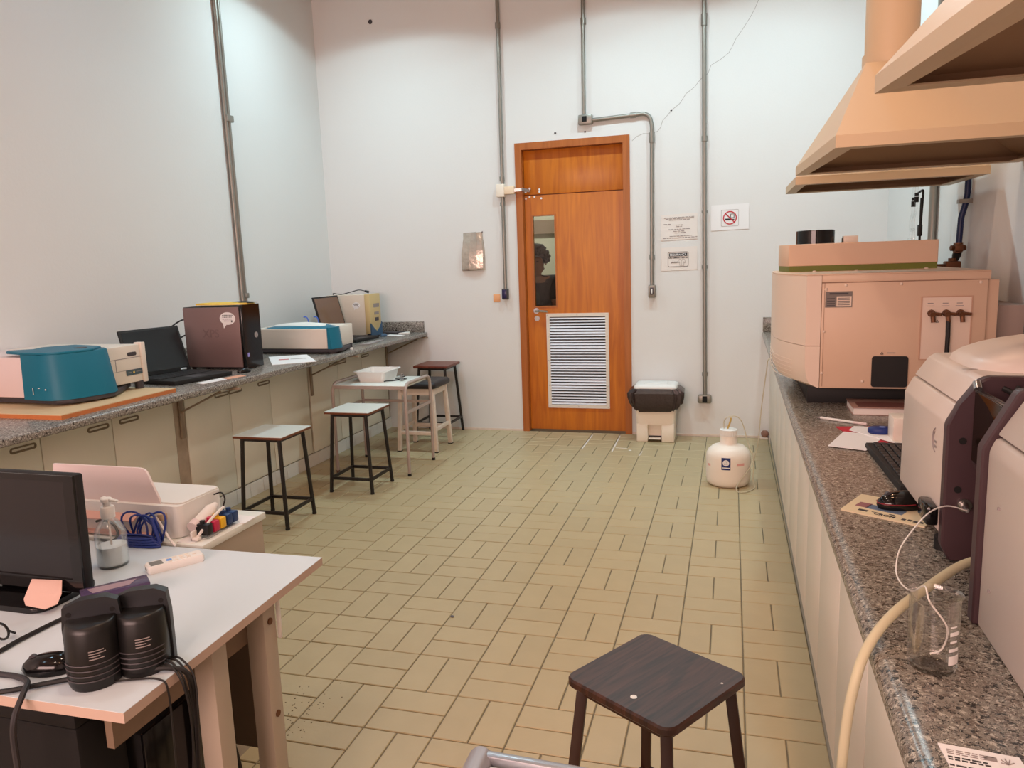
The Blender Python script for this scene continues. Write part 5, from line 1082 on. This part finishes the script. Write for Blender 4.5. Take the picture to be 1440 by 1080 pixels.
# sanitizer bottle
BX, BY = -1.655, 1.615
t = thing('sanitizer_bottle', 'clear pump bottle half full of gel on the white desk', 'bottle', (BX, BY, HD))
obj('bottle', B().lathe((BX, BY, HD), [(.036, 0), (.040, .003), (.041, .01), (.041, .095), (.038, .106), (.028, .122), (.016, .136), (.0145, .142), (.0125, .142), (.014, .135), (.026, .121), (.036, .105), (.0392, .094), (.0392, .012), (.036, .005)], 32), m_clearp, t, ang=60)
obj('gel', B().lathe((BX, BY, HD), [(.030, .0055), (.0375, .009), (.0385, .014), (.0385, .058), (.0385, .06)], 32), m_gel, t, ang=60)
pu = obj('pump', B().lathe((BX, BY, HD), [(.018, .138), (.0185, .140), (.0185, .168), (.017, .170), (.010, .171), (.010, .182), (.0145, .183), (.0145, .192), (.012, .194)], 24).hexa([(BX - .014, BY - .009, HD + .186), (BX + .04, BY - .005, HD + .184), (BX + .04, BY + .005, HD + .184), (BX - .014, BY + .009, HD + .186), (BX - .014, BY - .008, HD + .197), (BX + .04, BY - .004, HD + .190), (BX + .04, BY + .004, HD + .190), (BX - .014, BY + .008, HD + .197)], .003), m_white, t, label='white pump head')
obj('dip_tube', B().cyl((BX, BY, HD + .012), (BX, BY, HD + .14), .0028, n=8), m_paperw, pu)

# remote control
t = thing('remote_control', 'white air-conditioner remote control lying on the white desk', 'remote', (-1.475, 1.645, HD), R(54)); mw = wm(t)
P = lambda u, v, z: mw @ Vector((u, v, z))
pl = rrect(-.074, .074, -.0235, .0235, .008)
sh = obj('shell', B().rings([[P(u * k, v * k, z) for u, v in pl] for z, k in ((0, .96), (.004, 1), (.017, 1), (.021, .95))]), m_white, t)
obj('display', B().hexa([P(-.064, -.016, .021), P(-.032, -.016, .021), P(-.032, .016, .021), P(-.064, .016, .021), P(-.064, -.016, .0214), P(-.032, -.016, .0214), P(-.032, .016, .0214), P(-.064, .016, .0214)]), M('lcd_grey', (122, 124, 120), .3), sh)
obj('blue_button', B().prism(rrect(-.022, -.008, -.006, .006, .004), lambda u, v, q: P(u, v, q), .021, .0228), M('light_blue_button', (110, 160, 224), .4), sh)
b = B()
for u, v in ((.002, -.012), (.002, .012), (.018, -.012), (.018, .0), (.018, .012), (.034, -.012), (.034, .0), (.034, .012), (-.015, .014), (-.015, -.014), (.052, 0)): b.prism(rrect(u - .005, u + .005, v - .0035, v + .0035, .002), lambda u, v, q: P(u, v, q), .021, .0222)
obj('buttons', b, m_offw, sh)
obj('emitter', B().hexa([P(-.0745, -.006, .008), P(-.073, -.006, .008), P(-.073, .006, .008), P(-.0745, .006, .008), P(-.0745, -.006, .014), P(-.073, -.006, .014), P(-.073, .006, .014), P(-.0745, .006, .014)]), m_dkgrey, sh)

# speakers, seen from behind
def speaker(label, x, y, rz, ht):
    t = thing('speaker', label, 'speaker', (x, y, HD), rz); mw = wm(t); P = lambda u, v, z: mw @ Vector((u, v, z))
    wd = .050
    # baffle on +v side (facing away from the camera), rounded body behind it
    ring = lambda k, z, s_: [P(u * k, (v + .0) * k + s_, z) for u, v in [(-wd, .040), (-wd, .012)] + [(-wd * cos(a), .012 - .050 * sin(a)) for a in [pi * j / 12 for j in range(1, 12)]] + [(wd, .012), (wd, .040)]]
    obj('cabinet', B().rings([ring(.90, 0, 0), ring(1.0, .012, 0), ring(1.0, .06, 0), ring(.95, ht - .045, .004), ring(.90, ht - .034, .006), ring(.84, ht - .031, .008)]), m_black, t, ang=50)
    fr = [(-wd - .004, 0), (wd + .004, 0), (wd + .004, ht * .7), (wd, ht - .004), (wd * .55, ht + .006), (-wd * .4, ht + .004), (-wd, ht - .008), (-wd - .004, ht * .7)]
    obj('baffle', B().rings([[P(u, .026, z) for u, z in fr], [P(u, .046, z) for u, z in fr], [P(u * .96, .052, z * .98 + .002) for u, z in fr]]), M('speaker_grey_black', (34, 36, 40), .45) if 'speaker_grey_black' not in bpy.data.materials else bpy.data.materials['speaker_grey_black'], t, ang=50)
    b = B()
    for s_ in (-1, 1): b.cyl(P(s_ * wd * .78, .0262, ht - .022), P(s_ * wd * .78, .0252, ht - .022), .005, n=10)
    obj('screw_hole', b, m_plug, t)
    b = B()
    for i in range(4): b.tube([P(wd * 1.003 * -cos(a), .012 - .0505 * sin(a), .022 + i * .011) for a in [pi * (.12 + .76 * j / 10) for j in range(11)]], .0014, 5)
    obj('vent_ribs', b, m_dkgrey, t)
    b = B()
    for i, l in enumerate((.030, .034, .022, .030)):
        a0 = 1.62; q0, q1 = a0, a0 + l / .055
        A = [q0 + (q1 - q0) * j / 5 for j in range(6)]; f = lambda a, z, r=1.0: P(-wd * r * .985 * cos(a), .012 - .0495 * r * sin(a), z)
        b.rings([[f(a, .082 - i * .0055, 1.0) for a in A] + [f(a, .082 - i * .0055, 1.012) for a in reversed(A)], [f(a, .0838 - i * .0055, 1.0) for a in A] + [f(a, .0838 - i * .0055, 1.012) for a in reversed(A)]])
    obj('rating_print', b, m_inkl, t)
    return t
speaker('black desktop speaker seen from behind, the nearer of the pair by the mouse', -1.208, 1.100, R(34), .160)
speaker('black desktop speaker seen from behind, the farther of the pair', -1.150, 1.164, R(26), .156)
t = thing('small_box', 'small dark purple carton between the monitor and the speakers', 'box', (-1.46, 1.42, HD), R(50)); mw = wm(t); P = lambda u, v, z: mw @ Vector((u, v, z))
obj('carton', B().hexa([P(u, v, z) for z in (0, .042) for u, v in ((-.075, -.028), (.075, -.028), (.075, .028), (-.075, .028))], .001), M('violet_carton', (74, 62, 92), .25), t)
obj('carton_print', B().hexa([P(u, v, z) for z in (.0422, .0426) for u, v in ((-.05, -.018), (.03, -.018), (.05, .012), (-.06, .016))]), M('pink_grey_print', (150, 128, 140), .3), t)
obj('end_label', B().hexa([P(u, v, z) for z in (.004, .038) for u, v in ((.0752, -.024), (.0758, -.024), (.0758, .024), (.0752, .024))]), M('pale_label', (176, 172, 190), .4), t)
mouse('glossy black computer mouse beside the nearer speaker', (-1.342, 1.118, HD), R(-160), 1.0)
tag(obj('desk_cable', B().tube(smooth([(-1.50, 1.335, HD + .006), (-1.51, 1.28, HD + .006), (-1.515, 1.20, HD + .006), (-1.52, 1.12, HD + .006), (-1.60, 1.06, HD + .006)]), .005), m_matte), 'black cable running forward from the monitor base', 'cable')
tag(obj('desk_cable', B().tube(smooth([(-1.50, .97, .735), (-1.44, 1.005, HD + .007), (-1.36, 1.02, HD + .007), (-1.29, 1.07, HD + .007), (-1.22, 1.115, HD + .008), (-1.15, 1.14, HD + .009), (-1.09, 1.17, HD + .008), (-1.062, 1.19, .72), (-1.06, 1.195, .62), (-1.075, 1.19, .4), (-1.12, 1.2, .06), (-1.2, 1.25, .012)]), .0055), m_matte), 'thick black cable across the front desk corner and over the right edge', 'cable')
tag(obj('desk_cable', B().tube(smooth([(-1.50, 1.10, HD + .006), (-1.44, 1.075, HD + .006), (-1.385, 1.075, HD + .006), (-1.33, 1.055, HD + .013), (-1.30, 1.02, HD + .012), (-1.288, .985, .72), (-1.29, .98, .66), (-1.28, .98, .55), (-1.24, 1.0, .35), (-1.2, 1.03, .05), (-1.2, 1.1, .012)]), .0058), M('grey_black_cable', (44, 42, 46), .5)), 'dark grey cable hanging over the front edge of the white desk', 'cable')
for i, (dx, dz) in enumerate(((0, 0), (.012, .004), (.02, .001), (-.01, -.002))):
    tag(obj('speaker_wire', B().tube(smooth([(-1.15, 1.20, HD + .008 + dz), (-1.115, 1.195 - dx, HD + .012 + dz), (-1.085, 1.19 - dx, HD + .010), (-1.061 + .002 * i, 1.185 - dx, .715), (-1.058 + .003 * i, 1.18 - dx * .5, .62), (-1.08, 1.17 + .01 * i, .35), (-1.12, 1.2 + .02 * i, .03)]), .0022, 6), m_matte), ('thin black speaker wire hanging over the right edge of the white desk'), 'wire', 'speaker wires over the desk edge')
tag(obj('speaker_wire', B().tube(smooth([(-1.25, 1.10, HD + .004), (-1.19, 1.10, HD + .004), (-1.13, 1.125, HD + .004), (-1.085, 1.135, HD + .003), (-1.068, 1.135, .72), (-1.068, 1.135, .60), (-1.10, 1.16, .3)]), .002, 6), m_matte), 'single thin wire dropping over the desk edge nearest to the corner', 'wire')
pc = thing('eyeglasses', 'dark folded spectacles at the left end of the white desk', 'glasses', (-1.56, 1.19, HD))
obj('rim', B().tube([(-1.555 + .022 * cos(a), 1.19, HD + .026 + .019 * sin(a)) for a in [2 * pi * j / 16 for j in range(16)]], .0028, 6, closed=True).tube([(-1.61 + .022 * cos(a), 1.19, HD + .026 + .019 * sin(a)) for a in [2 * pi * j / 16 for j in range(16)]], .0028, 6, closed=True).tube([(-1.533, 1.19, HD + .03), (-1.528, 1.20, HD + .02), (-1.56, 1.225, HD + .006)], .0026, 6).tube([(-1.577, 1.19, HD + .03), (-1.588, 1.19, HD + .03)], .0026, 6), m_gloss, pc)
# under the desk
t = thing('shade_block', 'black block added for the shade under the front of the white desk', 'case', (-1.6, 1.15, 0))  # added black block standing in for the deep shade under the desktop
obj('block_body', B().box((-2.3, 1.06, .012), (-1.23, 1.18, .66), .01), M('deep_black', (9, 8, 8), .85), t); obj('block_lid', B().box((-2.302, 1.058, .66), (-1.228, 1.182, .69), .006), bpy.data.materials['deep_black'], t)
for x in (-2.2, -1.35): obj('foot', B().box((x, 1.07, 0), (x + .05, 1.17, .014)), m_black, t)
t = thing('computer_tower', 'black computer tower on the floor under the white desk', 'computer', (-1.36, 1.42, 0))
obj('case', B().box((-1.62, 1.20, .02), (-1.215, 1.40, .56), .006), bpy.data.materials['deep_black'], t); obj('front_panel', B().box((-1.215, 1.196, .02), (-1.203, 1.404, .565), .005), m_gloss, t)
for x in (-1.58, -1.24):
    for y in (1.22, 1.38): obj('foot', B().cyl((x, y, 0), (x, y, .022), .014, n=10), m_black, t)
t = thing('power_strip', 'orange plastic box on the floor among the cables under the desk', 'box', (-1.72, 1.66, 0))
obj('shell', B().box((-1.82, 1.58, 0), (-1.66, 1.71, .06), .006), m_orange, t); obj('lid', B().box((-1.815, 1.585, .06), (-1.665, 1.705, .066), .002), m_orange, t)
t['label'] = 'orange plastic box on the floor under the white desk'; t.name = 'plastic_box'
rg = random.Random(4)
for i, (x, y) in enumerate(((-1.75, 1.35), (-1.72, 1.15), (-1.68, 1.5))):
    cpts = [(x + .11 * cos(a) + .03 * rg.uniform(-1, 1), y + .09 * sin(a) + .03 * rg.uniform(-1, 1), .012 + .05 * abs(sin(a * 1.5 + i))) for a in [2 * pi * j / 9 for j in range(9)]]
    tag(obj('floor_cable', B().tube(smooth(cpts, 5, True), .0045, 6, closed=True), m_matte), 'black cable heaped on the dark floor under the white desk', 'cable', 'cables heaped under the desk')
tag(obj('floor_cable', B().tube(smooth([(-1.19, 1.42, .42), (-1.175, 1.44, .38), (-1.165, 1.45, .25), (-1.17, 1.46, .1), (-1.17, 1.5, .012), (-1.25, 1.6, .012)]), .005, 8), m_matte), 'black cable dropping behind the desk post from the tower under the desk', 'cable')
# silver trolley at the bottom of the frame
t = thing('trolley', 'small white-topped trolley with silver rail at the bottom of the view', 'trolley', (-.1, .85, 0))
obj('tabletop', B().hexa([(-.375, .62, .715), (.19, .62, .715), (.19, 1.036, .715), (-.375, 1.052, .715), (-.375, .62, .733), (.19, .62, .733), (.19, 1.036, .733), (-.375, 1.052, .733)], .002), m_desk, t)
obj('rail', B().bar((-.385, 1.066, .735), (.20, 1.049, .735), .018, .022, .005), M('silver_rail', (176, 178, 184), .3, .7), t, label='silver edge rail')
obj('corner_roll', B().cyl((-.392, 1.072, .728), (-.380, .64, .728), .022, n=20).ball((-.392, 1.072, .728), .022, .012, .022, 14), M('rail_grey', (158, 158, 164), .4, .3), t)
for x in (-.36, .175):
    for y in (.64, 1.02):
        l = obj('leg', B().cyl((x, y, .06), (x, y, .716), .012, n=10), m_silver, t); obj('castor', B().cyl((x - .01, y, .03), (x + .01, y, .03), .03, n=16).box((x - .006, y - .008, .03), (x + .006, y + .008, .07)), m_matte, l)
obj('shelf', B().box((-.36, .64, .25), (.175, 1.02, .262), .002), m_desk, t)

# ------------------------------------------------------------------ the person behind the door glass
def person():
    px, py = -1.79, 6.97
    t = thing('person', 'person with dark curly hair and charcoal T-shirt standing behind the door glass, head bowed', 'person', (px, py, 0))
    J = dict(pel=(0, 0, .93, .125), sp1=(0, 0, 1.05, .12), sp2=(0, -.005, 1.20, .135), chest=(0, -.01, 1.30, .13), neck=(0, -.01, 1.405, .055), head0=(.01, -.03, 1.46, .066), head1=(.012, -.04, 1.53, .085), head2=(.012, -.03, 1.60, .075))
    edges = [('pel', 'sp1'), ('sp1', 'sp2'), ('sp2', 'chest'), ('chest', 'neck'), ('neck', 'head0'), ('head0', 'head1'), ('head1', 'head2')]
    for s_, n_ in ((-1, 'l'), (1, 'r')):
        J.update({'sh' + n_: (s_ * .145, 0, 1.345, .062), 'el' + n_: (s_ * .20, .0, 1.08, .043), 'wr' + n_: (s_ * .19, -.09, .86, .030), 'pa' + n_: (s_ * .185, -.115, .79, .033), 'hip' + n_: (s_ * .085, 0, .86, .085), 'kn' + n_: (s_ * .10, -.01, .48, .058), 'an' + n_: (s_ * .105, .02, .09, .040), 'to' + n_: (s_ * .115, -.13, .035, .033)})
        edges += [('chest', 'sh' + n_), ('sh' + n_, 'el' + n_), ('el' + n_, 'wr' + n_), ('wr' + n_, 'pa' + n_), ('pel', 'hip' + n_), ('hip' + n_, 'kn' + n_), ('kn' + n_, 'an' + n_), ('an' + n_, 'to' + n_)]
        for f, (dx, l) in enumerate(((-.024, .062), (-.008, .072), (.009, .067), (.024, .052))):
            a, b_ = 'f%d%s' % (f, n_), 'g%d%s' % (f, n_)
            J[a] = (s_ * .185 + dx * .4, -.125 + dx, .765 - l * .45, .0095); J[b_] = (s_ * .18 + dx * .4, -.118 + dx, .765 - l, .008); edges += [('pa' + n_, a), (a, b_)]
        J['t0' + n_] = (s_ * .165, -.145, .80, .011); J['t1' + n_] = (s_ * .155, -.165, .765, .009); edges += [('wr' + n_, 't0' + n_), ('t0' + n_, 't1' + n_)]
    def skinned(name, keys, edges, mat, grow=0, sub=2):
        idx = {k: i for i, k in enumerate(keys)}; me = bpy.data.meshes.new(name)
        me.from_pydata([Vector(J[k][:3]) for k in keys], [(idx[a], idx[b_]) for a, b_ in edges if a in idx and b_ in idx], [])
        o = bpy.data.objects.new(name, me); COL.objects.link(o); md = o.modifiers.new('skin', 'SKIN'); md.use_smooth_shade = True
        for i, k in enumerate(keys): v = me.skin_vertices[0].data[i]; r = J[k][3] + grow; v.radius = (r, r * (.78 if k in ('chest', 'sp2', 'sp1', 'pel') else 1)); v.use_root = (k == keys[0])
        o.modifiers.new('sub', 'SUBSURF').levels = sub; o.modifiers['sub'].render_levels = sub
        dg = bpy.context.evaluated_depsgraph_get(); me2 = bpy.data.meshes.new_from_object(o.evaluated_get(dg)); bpy.data.objects.remove(o)
        me2.materials.clear(); me2.materials.append(mat); me2.polygons.foreach_set('use_smooth', [True] * len(me2.polygons)); o = bpy.data.objects.new(name, me2); COL.objects.link(o); o.parent = t; return o
    skinned('body', list(J), edges, m_skin)
    el = ('sp1', 'sp2', 'chest', 'shl', 'shr', 'sl', 'sr', 'pelt')
    J['sl'] = (-.185, 0, 1.17, .052); J['sr'] = (.185, 0, 1.17, .052); J['pelt'] = (0, 0, .90, .135)
    skinned('t_shirt', ['sp2', 'pelt', 'sp1', 'chest', 'shl', 'shr', 'sl', 'sr'], [('pelt', 'sp1'), ('sp1', 'sp2'), ('sp2', 'chest'), ('chest', 'shl'), ('chest', 'shr'), ('shl', 'sl'), ('shr', 'sr')], m_shirt, .028)
    J['pel2'] = (0, 0, .90, .13)
    skinned('trousers', ['pel2', 'hipl', 'hipr', 'knl', 'knr', 'anl', 'anr'], [('pel2', 'hipl'), ('pel2', 'hipr'), ('hipl', 'knl'), ('hipr', 'knr'), ('knl', 'anl'), ('knr', 'anr')], m_trouser, .016)
    w_ = lambda x, y, z: (px + x, py + y, z)
    b = B(); rg = random.Random(2); n = 26; rs = []
    for i in range(1, 12):
        th = -.75 + (pi / 2 + .75) * i / 12; ring = []
        for j in range(n):
            a = 2 * pi * j / n; front = max(0, -sin(a))
            z = 1.575 + .11 * sin(th) + (.085 * front * (th < 0) * (-th / .75 + .2))
            ring.append(w_(.012 + .105 * cos(th) * cos(a), -.022 + .112 * cos(th) * sin(a), z))
        rs.append(ring)
    b.rings(rs)
    for i in range(90):          # loose curls
        a = rg.uniform(0, 2 * pi); th = rg.uniform(-.5 if sin(a) > -.3 else .12, 1.5)
        r = rg.uniform(.020, .034)
        b.ball(w_(.012 + .105 * cos(th) * cos(a), -.022 + .112 * cos(th) * sin(a), 1.58 + .105 * sin(th)), r, r, r * .8, 8)
    obj('hair', b, m_hair, t, ang=80)
    f = B(); f.ball(w_(.010, -.122, 1.515), .014, .020, .026, 10)
    obj('nose', f, m_skin, t, ang=80)
    e = B(); [e.ball(w_(.012 + s_ * .032, -.112, 1.535), .012, .006, .007, 8) for s_ in (-1, 1)]; obj('eyes', e, m_matte, t)
    mo = B(); mo.ball(w_(.011, -.105, 1.475), .022, .008, .006, 8); obj('mouth', mo, M('lips', (120, 76, 66), .5), t)
    ea = B(); [ea.ball(w_(.012 + s_ * .088, -.03, 1.52), .010, .018, .028, 8) for s_ in (-1, 1)]; obj('ears', ea, m_skin, t)
    obj('shirt_print', B().prism(rrect(-.06, .06, 1.14, 1.26, .03), lambda u, v, q: w_(u, q, v), -.136, -.133), M('shirt_print', (80, 84, 84), .8), t)
    ft = B()
    for s_ in (-1, 1): ft.rings([[w_(s_ * .112 + .045 * k * cos(a), -.045 + .135 * k * sin(a), z) for a in [2 * pi * j / 18 for j in range(18)]] for z, k in ((0, .96), (.02, 1), (.05, .92), (.085, .55))])
    obj('shoes', ft, m_matte, t, ang=60)
person()
